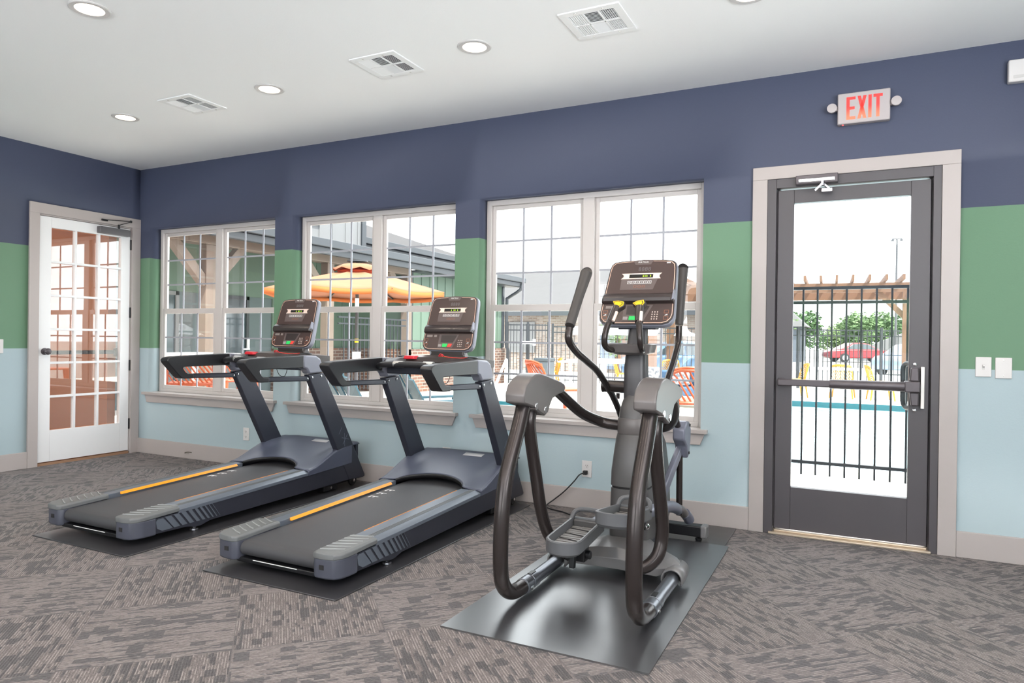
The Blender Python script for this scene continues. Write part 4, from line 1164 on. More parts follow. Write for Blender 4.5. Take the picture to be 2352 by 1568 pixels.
    for s in (-1, 1):
        MB().cyl((X0 + s * 0.178, -0.915, 0.900), (X0 + s * 0.184, -0.915, 0.900), 0.034, 24).build('axle_cap', M_BODY, ax, bevel=0.002)
    lx, rx = X0 - 0.1475, X0 + 0.1425
    la = [(lx, -1.49, 1.195), (lx, -1.497, 1.14), (lx, -1.40, 1.085), (lx, -1.25, 1.036), (lx, -1.097, 0.982), (lx, -0.925, 0.886), (lx, -0.833, 0.828), (lx, -0.70, 0.715), (lx, -0.60, 0.56), (lx, -0.555, 0.36), (lx, -0.545, 0.225)]
    h = MB().tube(la, 0.0175, seg=16).build('swing_handle', M_TUBE, t)
    MB().tube([(lx, -1.289, 1.466), (lx, -1.293, 1.450), (lx, -1.38, 1.345), (lx, -1.489, 1.205)], [0.030, 0.028, 0.0235, 0.0225], seg=16, smooth=4).build('grip', mat('swing_grip_foam', (58, 54, 53), 0.5), h, bevel=0.003)
    ra = [(rx, -0.596, 1.225), (rx, -0.60, 1.17), (rx, -0.625, 1.115), (rx, -0.73, 1.02), (rx, -0.83, 0.945), (rx, -0.865, 0.905), (rx, -0.80, 0.85), (rx, -0.70, 0.765), (rx, -0.565, 0.64), (rx, -0.54, 0.55), (rx, -0.535, 0.36), (rx, -0.53, 0.17)]
    h = MB().tube(ra, 0.0175, seg=16).build('swing_handle', M_TUBE, t)
    MB().tube([(rx, -0.516, 1.552), (rx, -0.517, 1.537), (rx, -0.555, 1.39), (rx, -0.594, 1.232)], [0.030, 0.028, 0.0235, 0.0225], seg=16, smooth=4).build('grip', mat('swing_grip_foam', (58, 54, 53), 0.5), h, bevel=0.003)
    # fixed pulse grips with yellow buttons
    for s in (-1, 1):
        gx = X0 + s * 0.068
        h = MB().tube([(gx - s * 0.01, -1.02, 1.098), (gx + s * 0.012, -1.10, 1.094), (gx + s * 0.022, -1.160, 1.115), (gx + s * 0.020, -1.175, 1.16), (gx + s * 0.012, -1.155, 1.215), (gx, -1.125, 1.245)], 0.0155, seg=16).build('pulse_handle', M_TUBE, t)
        MB().tube([(gx + s * 0.004, -1.135, 1.232), (gx - s * 0.004, -1.105, 1.275), (gx - s * 0.010, -1.08, 1.305)], [0.0205, 0.021, 0.023], seg=16).build('grip', M_CONS, h)
        u = Vector((-s * 0.16, 0.62, 0.76)).normalized(); n = Vector((-s * 0.06, -0.78, 0.62)).normalized(); xx = u.cross(n).normalized(); n = xx.cross(u)
        c = Vector((gx - s * 0.014, -1.082, 1.318))
        def diamond(k, d0, d1):
            pts = [(-0.030, 0.016), (-0.004, 0.026), (0.026, 0.024), (0.031, 0.004), (0.004, -0.030)]
            P = lambda q, d: c + xx * q[0] * k + u * q[1] * k + n * d
            m_ = len(pts)
            return MB().add([P(q, d0) for q in pts] + [P(q, d1) for q in pts], [tuple(range(m_))[::-1], tuple(range(m_, 2 * m_))] + [(i, (i + 1) % m_, m_ + (i + 1) % m_, m_ + i) for i in range(m_)])
        hd = diamond(1.18, -0.028, 0.004).build('grip_head', M_CONS, h, bevel=0.005)
        diamond(0.98, 0.003, 0.0055).build('button_rim', M_YELLOW, h)
        diamond(0.80, 0.005, 0.0062).build('button_groove', M_SEAM, h)
        diamond(0.66, 0.0055, 0.0072).build('button', M_YELLOW, h)
        MB().tube([(gx + s * 0.001 + 0.015, -1.150, 1.236), (gx - s * 0.006 + 0.016, -1.118, 1.282)], 0.008, seg=10, smooth=1).build('pulse_sensor', M_SILVER, h)
    # bottle tray
    tr = MB().loft([rrect(X0 - 0.004, -1.0, hx, hy, r_, z) for hx, hy, r_, z in ((0.080, 0.070, 0.05, 1.070), (0.110, 0.090, 0.06, 1.082), (0.118, 0.098, 0.06, 1.122), (0.106, 0.086, 0.05, 1.126), (0.092, 0.072, 0.05, 1.092))]).build('bottle_tray', M_SHELL, t, smooth=40)
    # console
    con = console(t, (X0, -0.972, 1.222), (0, 0.43, 0.90), (0, -0.90, 0.43), 0.985, digits=(6, 7, 8, 10))
    MB().box(X0 - 0.10, X0 + 0.10, -0.93, -0.86, 1.200, 1.235).build('console_bracket', M_FRAME, t, bevel=0.006)
    # pedals: trays with raised rims, ribbed pads, links forward to the handles
    def pedal(cx, y0, y1, z0, z1, link, tag_):
        root = None
        def rim(k, dz, inset=0.0):
            hx = 0.084 - inset
            pts = []
            for q in range(13):
                a = math.pi + math.pi * q / 12
                pts.append((cx + hx * math.cos(a), y0 + 0.07 + (0.07 - inset) * math.sin(a)))
            pts += [(cx + hx, y0 + 0.16), (cx + hx * 0.96, y1 - inset), (cx - hx * 0.96, y1 - inset), (cx - hx, y0 + 0.16)]
            return [(x, y, z0 + (z1 - z0) * (y - y0) / (y1 - y0) + dz) for x, y in pts]
        tray = MB().loft([rim(0, -0.012, 0.012), rim(0, 0.0, 0.0), rim(0, 0.050, 0.0), rim(0, 0.054, 0.006), rim(0, 0.053, 0.013), rim(0, 0.016, 0.018)]).build('pedal', M_PEDAL, t, smooth=40)
        rb = MB()
        for q in range(12):
            y = y0 + 0.045 + (y1 - y0 - 0.08) * q / 12
            w = 0.060 if q > 1 else 0.042
            z = z0 + (z1 - z0) * (y - y0) / (y1 - y0) + 0.016
            rb.box(cx - w, cx + w, y, y + (y1 - y0) * 0.045, z, z + 0.005)
        rb.build('pad_ribs', M_PEDALIN, tray)
        gb = MB()
        for q in range(4):
            y = y0 + 0.07 + 0.07 * q
            z = z0 + (z1 - z0) * (y - y0) / (y1 - y0) + 0.0225
            gb.tube([(cx - 0.058, y + 0.012, z), (cx - 0.02, y + 0.006, z), (cx + 0.03, y - 0.006, z), (cx + 0.055, y - 0.022, z)], 0.002, seg=6)
        gb.build('pad_grooves', M_SEAM, tray)
        arch = []
        zt = z1 + 0.05
        MB().tube([(cx - 0.078, y1 - 0.03, zt - 0.01), (cx - 0.070, y1 + 0.00, zt + 0.022), (cx - 0.04, y1 + 0.02, zt + 0.034), (cx + 0.04, y1 + 0.02, zt + 0.034), (cx + 0.070, y1, zt + 0.022), (cx + 0.078, y1 - 0.03, zt - 0.01)], 0.011, seg=10).build('toe_guard', M_PEDAL, tray)
        MB().box(cx - 0.065, cx + 0.065, y1 - 0.035, y1 - 0.01, z1 + 0.01, z1 + 0.045).build('toe_stop', M_BODY, tray, bevel=0.006)
        MB().tube(link, 0.030, seg=12, squash=(0.75, 1.0)).build('pedal_link', M_LINK, t)
        return tray
    lp = pedal(5.115, -1.640, -1.265, 0.205, 0.232, [(5.105, -1.35, 0.215), (5.10, -1.15, 0.225), (5.097, -0.90, 0.215), (5.095, -0.70, 0.20), (5.095, -0.54, 0.19)], 'l')
    MB().box(5.06, 5.17, -1.46, -1.40, 0.130, 0.196).cyl((5.04, -1.43, 0.160), (5.19, -1.43, 0.160), 0.020).bar((5.13, -1.50, 0.19), (5.13, -1.51, 0.115), 0.026, 0.026, up=(0, 1, 0)).build('pedal_bracket', M_BLACK, t, bevel=0.004)
    rp = pedal(5.345, -1.640, -1.265, 0.362, 0.318, [(5.375, -1.42, 0.350), (5.40, -1.20, 0.335), (5.412, -1.0, 0.315), (5.405, -0.75, 0.262), (5.388, -0.56, 0.205)], 'r')
    MB().tube([(5.388, -0.62, 0.22), (5.388, -0.54, 0.205), (5.395, -0.48, 0.175), (5.405, -0.43, 0.140)], 0.026, seg=14).build('link_elbow', M_SHELL, t)
    MB().tube([(5.402, -0.46, 0.165), (5.41, -0.42, 0.135), (5.413, -0.40, 0.115)], 0.030, seg=14).build('roller_cover', M_LINK, t)
    MB().cyl((5.36, -1.43, 0.325), (5.445, -1.43, 0.325), 0.017).cyl((5.40, -1.45, 0.34), (5.40, -1.50, 0.17), 0.020).build('pedal_bracket', M_BLACK, t)
    MB().lathe([(0.012, 0.0), (0.013, 0.008), (0.006, 0.014)], (5.445, -1.43, 0.325), 16, 'x').build('pivot_bolt', M_CHROME, t)
    # crank cover behind the right tube
    ck = MB().prism([(-0.62, 0.66), (-0.56, 0.70), (-0.50, 0.695), (-0.46, 0.65), (-0.465, 0.58), (-0.50, 0.50), (-0.54, 0.49), (-0.56, 0.56), (-0.62, 0.60)], 'x', 5.362, 5.43).build('crank_cover', M_LINK, t, bevel=0.01)
    MB().cyl((5.43, -0.50, 0.672), (5.434, -0.50, 0.672), 0.008).cyl((5.43, -0.515, 0.52), (5.434, -0.515, 0.52), 0.008).build('bolt', M_SEAM, ck)
    MB().bar((5.335, -0.86, 0.24), (5.39, -0.53, 0.56), 0.03, 0.05).build('crank_arm', M_LINK, t, bevel=0.006)
    return t
elliptical()
# ------------------------------------------------------------------ outside: deck, pool, wing of the building
GZ = -0.15
M_DECK = mat('pale_concrete', (226, 222, 214), 0.8, bump=0.1, bscale=40, var=0.04, vscale=1.5)
M_POOLTILE = mat('pool_tile_teal', (22, 76, 84), 0.3, var=0.25, vscale=30)
M_GREENSID = mat('green_siding', ext((122, 148, 131), 0.42), 0.7)
M_GREYSID = mat('grey_green_siding', ext((106, 121, 124), 0.5), 0.7)
M_PALESID = mat('white_siding', ext((200, 202, 205), 0.26), 0.7)
M_TIMBER = mat('grey_timber', ext((144, 128, 116)), 0.75, var=0.12, vscale=5, bump=0.1, bscale=30)
M_CEDAR = mat('cedar_wood', ext((165, 118, 85), 0.3), 0.7, var=0.15, vscale=6)
M_SHINGLE = mat('roof_shingle', ext((128, 122, 124), 0.16), 0.9, var=0.25, vscale=9, bump=0.3, bscale=25)
M_GUTTER = mat('dark_gutter', ext((83, 90, 98), 0.32), 0.4)
M_FENCE = mat('black_fence', (34, 38, 44), 0.45)
M_DARKGLASS = mat('dark_glass', ext((88, 104, 112)), 0.06, spec=0.8)
def brick_mat(name, c1, c2, mortar):
    m, b, g = newmat(name, 0.85)
    x, y, z, p = g.pos()
    n = g.nt.nodes.new('ShaderNodeTexBrick')
    g.nt.links.new(g.comb(g.m('ADD', x, y), z), n.inputs['Vector'])
    n.inputs['Color1'].default_value = lin(*c1); n.inputs['Color2'].default_value = lin(*c2); n.inputs['Mortar'].default_value = lin(*mortar)
    n.inputs['Scale'].default_value = 1.0
    n.inputs['Brick Width'].default_value = 0.22; n.inputs['Row Height'].default_value = 0.075; n.inputs['Mortar Size'].default_value = 0.010
    g.nt.links.new(n.outputs['Color'], b.inputs['Base Color'])
    return m
M_BRICK = brick_mat('brown_brick', ext((150, 104, 82)), ext((108, 82, 74)), ext((206, 194, 182), 0.35))
M_WBRICK = brick_mat('white_brick', ext((226, 210, 198), 0.30), ext((190, 162, 146), 0.28), ext((226, 220, 214), 0.32))
def water():
    m, b, g = newmat('pool_water', 0.03)
    x, y, z, p = g.pos()
    b.inputs['Base Color'].default_value = lin(176, 214, 220)
    b.inputs['Specular IOR Level'].default_value = 0.8
    g.bump(g.noise(p, 2.2, 3.0, 0.6), 0.5, b, 0.05)
    return m
M_WATER = water()

# deck with two pool openings, pools: basin tile band and water
POOLS = [(4.6, 11.0, 3.6, 12.4), (-0.75, 0.55, 5.6, 8.5)]
def deck():
    mb = MB()
    xs = sorted({-14.0, 14.0} | {v for p in POOLS for v in p[:2]}); ys = sorted({0.17, 30.0} | {v for p in POOLS for v in p[2:]})
    for i in range(len(xs) - 1):
        for j in range(len(ys) - 1):
            xm, ym = (xs[i] + xs[i + 1]) / 2, (ys[j] + ys[j + 1]) / 2
            if any(p[0] < xm < p[1] and p[2] < ym < p[3] for p in POOLS): continue
            mb.box(xs[i], xs[i + 1], ys[j], ys[j + 1], GZ - 0.5, GZ)
    structure(mb.build('pool_deck', M_DECK))
deck()
for (a, b, c, d), lb in zip(POOLS, ('large swimming pool beyond the glazed door', 'small pool with a white handrail beyond the right window')):
    t = thing('swimming_pool', lb, 'pool', ((a + b) / 2, (c + d) / 2, GZ - 0.3))
    e = 0.03
    tb = MB().box(a, b, d - e, d, GZ - 0.42, GZ - 0.002).box(a, b, c, c + e, GZ - 0.42, GZ - 0.002).box(a, a + e, c, d, GZ - 0.42, GZ - 0.002).box(b - e, b, c, d, GZ - 0.42, GZ - 0.002)
    tb.build('tile_band', M_POOLTILE, t)
    MB().box(a + e, b - e, c + e, d - e, GZ - 0.42, GZ - 0.125).build('water', M_WATER, t)
M_RAILW = mat('white_rail', (240, 242, 244), 0.3)
t = thing('handrail', 'white handrail at the small pool beyond the right window', 'handrail', (0.0, 6.6, GZ))
MB().tube([(-0.42, 8.75, GZ - 0.002), (-0.42, 8.75, 0.62), (-0.40, 8.70, 0.70), (-0.33, 8.5, 0.66), (0.05, 7.3, 0.18), (0.12, 7.1, 0.05), (0.12, 7.1, -0.27)], 0.028, seg=12, smooth=3).build('rail', M_RAILW, t)

structure(MB().box(-120, 120, 30.0, 160, GZ - 0.5, GZ - 0.06).build('ground', mat('pale_ground', ext((206, 204, 196), 0.35), 0.9, var=0.1, vscale=0.4)))
structure(MB().box(-120, -14.0, -20, 30.0, GZ - 0.5, GZ - 0.06).build('ground', mat('pale_ground', ext((206, 204, 196), 0.35), 0.9)))
structure(MB().box(14.0, 120, -20, 30.0, GZ - 0.5, GZ - 0.06).build('ground', mat('pale_ground', ext((206, 204, 196), 0.35), 0.9)))

def batten(mb, axis, plane, u0, u1, z0, z1, step=0.4, d=0.02):
    u = u0 + step / 2
    while u < u1:
        if axis == 'x': mb.box(u - 0.025, u + 0.025, plane - d, plane, z0, z1)
        else: mb.box(plane, plane + d, u - 0.025, u + 0.025, z0, z1)
        u += step

def wing():
    t = thing('building_wing', 'green clubhouse wing with timber porch posts and brick base outside the windows', 'building', (-3.2, 8, GZ))
    XW, XR = -3.2, -5.0
    # flush end wall and recessed porch wall
    MB().box(XW - 1.75, XW, 9.1, 13.95, GZ, 2.75).build('end_wall', M_GREENSID, t)
    b = MB(); batten(b, 'y', XW, 9.1, 13.95, 0.9, 2.75, 0.36); b.build('batten', M_GREENSID, t)
    MB().box(XW - 1.7, XW + 0.06, 9.04, 13.98, GZ, 0.88).build('brick_base', M_BRICK, t)
    MB().box(XW, XW + 0.03, 9.1, 9.22, 0.9, 2.72).box(XW - 0.02, XW + 0.03, 13.86, 13.98, 0.9, 2.72).build('corner_trim', M_GUTTER, t)
    MB().box(XR - 0.2, XR, 0.3, 9.1, GZ, 2.85).build('porch_wall', M_GREYSID, t)
    MB().box(XR, XR + 0.03, 0.3, 6.6, 1.95, 2.86).box(XR, XR + 0.03, 6.6, 9.1, 0.88, 2.86).build('upper_siding', M_GREENSID, t)
    b = MB(); batten(b, 'y', XR + 0.03, 6.6, 9.1, 0.9, 2.9, 0.3); b.build('batten', M_GREENSID, t)
    MB().box(XR, XR + 0.10, 6.6, 9.1, GZ, 0.88).build('brick_base', M_BRICK, t)
    for (y0, y1, z0, z1) in ((1.6, 2.6, GZ, 1.95), (3.2, 4.3, 0.2, 1.95), (4.9, 5.95, GZ, 1.95)):
        w = MB()
        w.box(XR, XR + 0.05, y0, y0 + 0.07, z0, z1).box(XR, XR + 0.05, y1 - 0.07, y1, z0, z1).box(XR, XR + 0.05, y0, y1, z1 - 0.07, z1).box(XR, XR + 0.05, y0, y1, z0, z0 + 0.12)
        f = w.build('window_frame' if z0 > 0 else 'door_frame', M_FENCE if z0 < 0 else M_PALESID, t)
        MB().box(XR + 0.005, XR + 0.02, y0 + 0.05, y1 - 0.05, z0 + 0.1, z1 - 0.05).build('pane', M_DARKGLASS, f)
        if z0 < 0:
            MB().box(XR + 0.05, XR + 0.09, y1 - 0.06, y1 - 0.02, 0.86, 1.10).box(XR + 0.06, XR + 0.10, y1 - 0.16, y1 - 0.02, 0.86, 0.89).build('handle', M_RAILW, f)
    # porch timbers
    for y in (3.38, 6.24, 8.95, 0.6):
        MB().box(XW - 0.12, XW + 0.06, y, y + 0.2, GZ, 2.62).build('porch_post', M_TIMBER, t, bevel=0.01)
    MB().box(XW - 0.12, XW + 0.08, 0.3, 9.1, 2.62, 2.90).build('porch_beam', M_TIMBER, t, bevel=0.01)
    for y in (3.48, 6.34, 9.05, 0.7):
        for s in (-1, 1):
            if y > 9 and s > 0: continue
            MB().bar((XW - 0.03, y + s * 0.06, 1.98), (XW - 0.03, y + s * 0.70, 2.66), 0.14, 0.15).build('brace', M_TIMBER, t, bevel=0.008)
    MB().box(XR, XW - 0.1, 0.3, 9.1, 2.86, 2.9).build('porch_ceiling', M_TIMBER, t)
    # roofs, gutters, dormer
    def slab(pts, th=0.06):
        return MB().add([(p[0], p[1], p[2]) for p in pts] + [(p[0], p[1], p[2] - th) for p in pts], [(0, 1, 2, 3), (7, 6, 5, 4), (0, 4, 5, 1), (1, 5, 6, 2), (2, 6, 7, 3), (3, 7, 4, 0)])
    slab([(-2.72, -0.0 + 0.4, 2.96), (-2.72, 14.25, 2.96), (-4.3, 14.25, 3.26), (-4.3, 0.4, 3.26)]).build('lower_roof', M_SHINGLE, t)
    MB().box(-2.78, -2.62, 0.4, 14.3, 2.83, 2.975).box(-2.80, -2.70, 0.4, 14.3, 2.70, 2.83).box(-3.2, -2.72, 9.1, 14.25, 2.70, 2.74).build('gutter', M_GUTTER, t, bevel=0.01)
    slab([(-4.2, 0.4, 3.50), (-4.2, 14.4, 3.50), (-7.4, 10.6, 4.75), (-7.4, 0.4, 4.75)]).add([(-4.2, 14.4, 3.5), (-10.6, 14.4, 3.5), (-7.4, 10.6, 4.75)], [(0, 1, 2)]).build('upper_roof', M_SHINGLE, t)
    MB().box(-4.26, -4.10, 0.4, 14.4, 3.36, 3.51).box(-4.3, -4.2, 0.4, 14.4, 3.2, 3.36).build('gutter', M_GUTTER, t, bevel=0.01)
    d = MB().box(-4.6, -3.95, 5.0, 8.35, 3.15, 5.2).build('dormer', M_PALESID, t)
    b = MB(); batten(b, 'y', -3.95, 5.0, 8.3, 3.18, 5.2, 0.42); b.box(-3.95, -3.90, 5.0, 8.37, 3.15, 3.24); b.build('batten', M_PALESID, d)
    MB().box(-3.96, -3.91, 8.25, 8.40, 3.15, 5.2).build('corner_trim', M_GUTTER, d)
    MB().box(-3.96, -3.92, 6.15, 6.75, 3.58, 4.5).build('dormer_window', M_DARKGLASS, d)
    b = MB().box(-3.93, -3.90, 6.05, 6.15, 3.5, 4.6).box(-3.93, -3.90, 6.75, 6.85, 3.5, 4.6).box(-3.93, -3.90, 6.15, 6.75, 3.5, 3.58).build('window_trim', M_PALESID, d)
    MB().tube([(-2.70, 14.15, 2.80), (-2.72, 14.12, 2.62), (-3.08, 14.05, 2.38), (-3.12, 14.04, 2.25), (-3.12, 14.04, 1.0), (-3.05, 14.02, 0.80), (-3.05, 14.02, GZ)], 0.05, seg=10, smooth=3).build('downspout', M_GUTTER, t)
wing()

# ------------------------------------------------------------------ fences
def fence(label, p0, p1, z0, z1, step=0.115, post=None, rails=(0.06, None), ends=True, bw=0.018, rh=0.032):
    p0, p1 = Vector((p0[0], p0[1], 0)), Vector((p1[0], p1[1], 0))
    d = p1 - p0; L_ = d.length; d.normalize()
    t = thing('metal_fence', label, 'fence', (p0.x, p0.y, GZ))
    rl = MB()
    for z in rails:
        rl.bar(p0 - d * (0.05 if post is None else 0) + Vector((0, 0, z)), p1 + d * (0.05 if post is None else 0) + Vector((0, 0, z)), 0.03, rh)
    rl.build('rails', M_FENCE, t)
    n = int(L_ / step); pk = MB()
    for i in range(1, n):
        q = p0 + d * (L_ * i / n)
        pk.bar((q.x, q.y, z0), (q.x, q.y, z1), bw, bw, up=(d.x, d.y, 0))
    o = pk.build('pickets', M_FENCE, t)
    if n > 100: o['kind'] = 'stuff'
    np_ = max(1, round(L_ / post)) if post else 0
    for i in range(np_ + 1 if post else 0):
        q = p0 + d * (L_ * i / np_)
        MB().bar((q.x, q.y, GZ), (q.x, q.y, z1 + 0.06), 0.065, 0.065, up=(d.x, d.y, 0)).build('post', M_FENCE, t)
    return t
fence('black metal fence along the far edge of the pool deck', (-1.65, 14.1), (9.0, 19.1), GZ + 0.06, 1.56, 0.125, 2.4, (GZ + 0.14, 1.37, 1.53))
fence('black metal fence return beside the clubhouse corner beyond the right window', (-2.85, 13.58), (-1.74, 14.0), GZ + 0.05, 1.60, 0.085, 0.60, (GZ + 0.14, 1.42, 1.57))
fence('black metal fence in front of the clubhouse porch beyond the middle window', (-3.0, 6.45), (-3.0, 8.65), 0.06, 1.56, 0.125, None, (0.22, 1.42, 1.55))
MB_ = fence('black metal guard panel standing right outside the glazed door', (5.850, 0.62), (6.636, 0.62), 0.26, 1.51, 0.087, None, (0.345, 1.412, 1.507), bw=0.012, rh=0.020)
for x in (5.80, 6.69):
    MB().box(x - 0.03, x + 0.03, 0.595, 0.645, GZ, 1.56).build('post', M_FENCE, MB_)
t = thing('gate_latch', 'white gate latch box on the black fence beyond the right window', 'latch', (-2.2, 13.85, 1.0))
MB().box(-2.40, -2.02, 13.62, 13.68, 1.02, 1.10).box(-2.06, -2.0, 13.61, 13.69, 0.98, 1.16).build('latch_body', M_RAILW, t)

# ------------------------------------------------------------------ umbrella
def umbrella():
    ux, uy = -0.712, 4.16
    t = thing('patio_umbrella', 'orange patio umbrella outside the middle window', 'umbrella', (ux, uy, GZ))
    fab = mat('orange_canvas', ext((226, 140, 98), 0.36), 0.8, var=0.04)
    hot = mat('red_orange_canvas', ext((240, 92, 44)), 0.8)
    n = 8; r, zt, ze = 1.42, 2.20, 1.84
    mb = MB(); ring = [(ux + r * math.cos(2 * math.pi * (k + 0.3) / n), uy + r * math.sin(2 * math.pi * (k + 0.3) / n), ze) for k in range(n)]
    rows = []
    for q in range(9):
        f = 0.14 + 0.86 * q / 8
        row = []
        for k in range(n):
            a, b = ring[k], ring[(k + 1) % n]
            for e in range(6):
                w = e / 6; sag = 1 - 0.055 * math.sin(math.pi * w)
                px, py = a[0] * (1 - w) + b[0] * w, a[1] * (1 - w) + b[1] * w
                z = zt - (zt - ze) * (f ** 1.15) - 0.03 * math.sin(math.pi * w) * f
                row.append((ux + (px - ux) * f * sag, uy + (py - uy) * f * sag, z))
        row.append(row[0]); rows.append(row)
    cn = mb.grid(rows).build('canopy', fab, t, smooth=20, solid=0.004)
    vl = MB(); base_ = rows[-1]
    vl.grid([base_, [(p[0], p[1], p[2] - 0.075) for p in base_]]); vl.build('valance', mat('orange_valance', ext((226, 120, 48)), 0.8), cn, solid=0.003)
    v = MB(); v.grid([[(ux + 0.03 * math.cos(2 * math.pi * k / 32), uy + 0.03 * math.sin(2 * math.pi * k / 32), 2.30) for k in range(33)],
                      [(ux + 0.22 * math.cos(2 * math.pi * k / 32), uy + 0.22 * math.sin(2 * math.pi * k / 32), 2.27) for k in range(33)],
                      [(ux + 0.37 * math.cos(2 * math.pi * k / 32), uy + 0.37 * math.sin(2 * math.pi * k / 32), 2.185 + 0.02 * math.cos(8 * 2 * math.pi * k / 32)) for k in range(33)]])
    v.build('vent_cap', fab, cn, solid=0.004)
    MB().lathe([(0.27, 2.13), (0.31, 2.165), (0.2, 2.22)], (ux, uy, 0), 24).build('vent_lining', hot, cn)
    MB().lathe([(0.16, 2.315), (0.16, 2.335), (0.05, 2.345), (0.02, 2.345)], (ux, uy, 0), 28).build('solar_cap', M_GUTTER, t)
    rb = MB()
    for k in range(n):
        rb.bar((ux, uy, zt - 0.03), (ring[k][0], ring[k][1], ze - 0.02), 0.016, 0.02)
    rb.build('ribs', M_FENCE, t)
    MB().cyl((ux, uy, GZ), (ux, uy, 2.32), 0.027).build('pole', mat('pole_grey', ext((88, 86, 92)), 0.4), t)
    MB().cyl((ux, uy, 1.55), (ux, uy, 1.75), 0.032).build('hub', M_RAILW, t)
    MB().cyl((ux, uy, 1.06), (ux, uy, 1.12), 0.030).build('yellow_tag', M_YELLOW, t)
    MB().box(ux - 0.035, ux + 0.06, uy - 0.06, uy + 0.03, 0.80, 0.92).tube([(ux, uy - 0.06, 0.83), (ux + 0.02, uy - 0.13, 0.76), (ux + 0.07, uy - 0.13, 0.70)], 0.012, seg=8).build('crank', M_RAILW, t)
    MB().lathe([(0.25, 0.0), (0.25, 0.07), (0.05, 0.09), (0.05, 0.3)], (ux, uy, GZ), 28).build('base', M_FENCE, t)
umbrella()

# ------------------------------------------------------------------ chairs, tables, bin
M_ORCH = mat('orange_chair_plastic', ext((222, 92, 32)), 0.45)
M_YECH = mat('yellow_chair_plastic', ext((226, 164, 24)), 0.45)
M_GRCH = mat('grey_chair_plastic', ext((104, 118, 130)), 0.5)
def make_chair(name, label, cat, m, seat_z, back_z, group):
    t = thing(name, label, cat, (0, 0, 0), group)
    w, d = 0.23, 0.22
    MB().prism([(-w + 0.02, -d), (w - 0.02, -d), (w, -d + 0.05), (w, d), (-w, d), (-w, -d + 0.05)], 'z', seat_z - 0.025, seat_z).build('seat', m, t, bevel=0.01)
    # perforated shell back: slanted ribs inside a solid rim
    def B(u, v):
        x = u * (w + 0.01 - 0.03 * v * v); z = seat_z - 0.03 + (back_z - seat_z + 0.03) * v
        y = d + 0.02 + 0.10 * v - 0.07 * u * u
        if u * u > 0.6 and v > 0.85: z -= 0.02
        return (x, y, z)
    bk = MB()
    rim = [B(-1, 0), B(-1, 0.3), B(-1, 0.6), B(-0.97, 0.9), B(-0.85, 1.0), B(-0.4, 1.0), B(0, 1.0), B(0.4, 1.0), B(0.85, 1.0), B(0.97, 0.9), B(1, 0.6), B(1, 0.3), B(1, 0)]
    bk.tube(rim, 0.014, seg=8, smooth=2)
    for k in range(-6, 9):
        for sgn in (1,):
            pts = []
            for q in range(9):
                v = q / 8; u = (k / 5.0) + (v - 0.5) * 0.9 * sgn - 0.15
                if -1 <= u <= 1: pts.append(B(u, 0.02 + 0.96 * v))
            if len(pts) > 2: bk.tube(pts, 0.009, seg=6, smooth=1)
    for v in (0.05, 0.94):
        bk.tube([B(u / 5, v) for u in range(-5, 6)], 0.02, seg=6, smooth=1)
    bk.build('backrest', m, t)
    for sx in (-1, 1):
        for sy in (-1, 1):
            MB().tube([(sx * (w - 0.03), sy * (d - 0.03), seat_z - 0.02), (sx * (w + 0.02), sy * (d + 0.03), 0.0)], [0.026, 0.016], seg=8, smooth=1).build('leg', m, t)
    if seat_z > 0.55:
        MB().box(-w, w, -d - 0.02, -d + 0.005, 0.26, 0.29).build('foot_rest', m, t)
    return t
def chairs(proto, spots):
    for i, (x, y, a, lb) in enumerate(spots):
        o = proto if i == 0 else copy_tree(proto)
        o.location = (x, y, GZ); o.rotation_euler = (0, 0, R(a)); o['label'] = lb
st_ = make_chair('bar_stool', '', 'bar stool', M_ORCH, 0.76, 1.06, 'orange bar stools outside the windows')
chairs(st_, [(3.27, 2.70, 136, 'orange bar stool left of the white table beyond the right window'),
             (4.86, 2.02, -155, 'orange bar stool nearest the glazed door, right of the elliptical'),
             (-0.51, 1.01, -130, 'orange bar stool beyond the left window, at the left end'),
             (-0.72, 1.78, -100, 'orange bar stool beyond the left window, the right one of the pair')])
yc = make_chair('patio_chair', '', 'chair', M_YECH, 0.44, 0.80, 'yellow chairs on the far side of the deck')
chairs(yc, [(-1.30, 13.1, -60, 'yellow patio chair nearest the grey bin beyond the right window'),
            (0.75, 13.4, 110, 'second yellow patio chair from the grey bin beyond the right window'),
            (1.75, 14.2, 10, 'yellow patio chair behind the white table, seen by the elliptical mast'),
            (4.90, 13.6, -70, 'leftmost yellow patio chair seen through the glazed door'),
            (5.95, 13.9, 175, 'broad yellow patio chair seen through the middle of the glazed door'),
            (6.75, 13.7, 100, 'rightmost yellow patio chair seen through the glazed door')])
gc = make_chair('patio_chair', 'grey patio chair behind the white table beyond the right window', 'chair', M_GRCH, 0.44, 0.80, None)
gc.location = (1.9, 12.9, GZ); gc.rotation_euler = (0, 0, R(-100))
M_WTAB = mat('white_table', (246, 246, 244), 0.3)
def table(label, x, y, r, h, sq=False):
    t = thing('bar_table', label, 'table', (x, y, GZ))
    if sq: MB().box(x - r, x + r, y - r, y + r, GZ + h - 0.04, GZ + h).build('tabletop', M_WTAB, t, bevel=0.008)
    else: MB().lathe([(r - 0.02, h - 0.045), (r, h - 0.03), (r, h - 0.005), (r - 0.01, h)], (x, y, GZ), 40).build('tabletop', M_WTAB, t)
    MB().cyl((x, y, GZ + 0.03), (x, y, GZ + h - 0.04), 0.04).build('pedestal', M_WTAB, t)
    MB().lathe([(0.26, 0.0), (0.26, 0.02), (0.05, 0.05)], (x, y, GZ), 32).build('base', M_WTAB, t)
table('white bar table outside the right window, behind the elliptical', 3.45, 3.78, 0.36, 1.06, True)
table('white bar table outside the left window, by the orange stools', -1.50, 1.86, 0.40, 1.06, True)
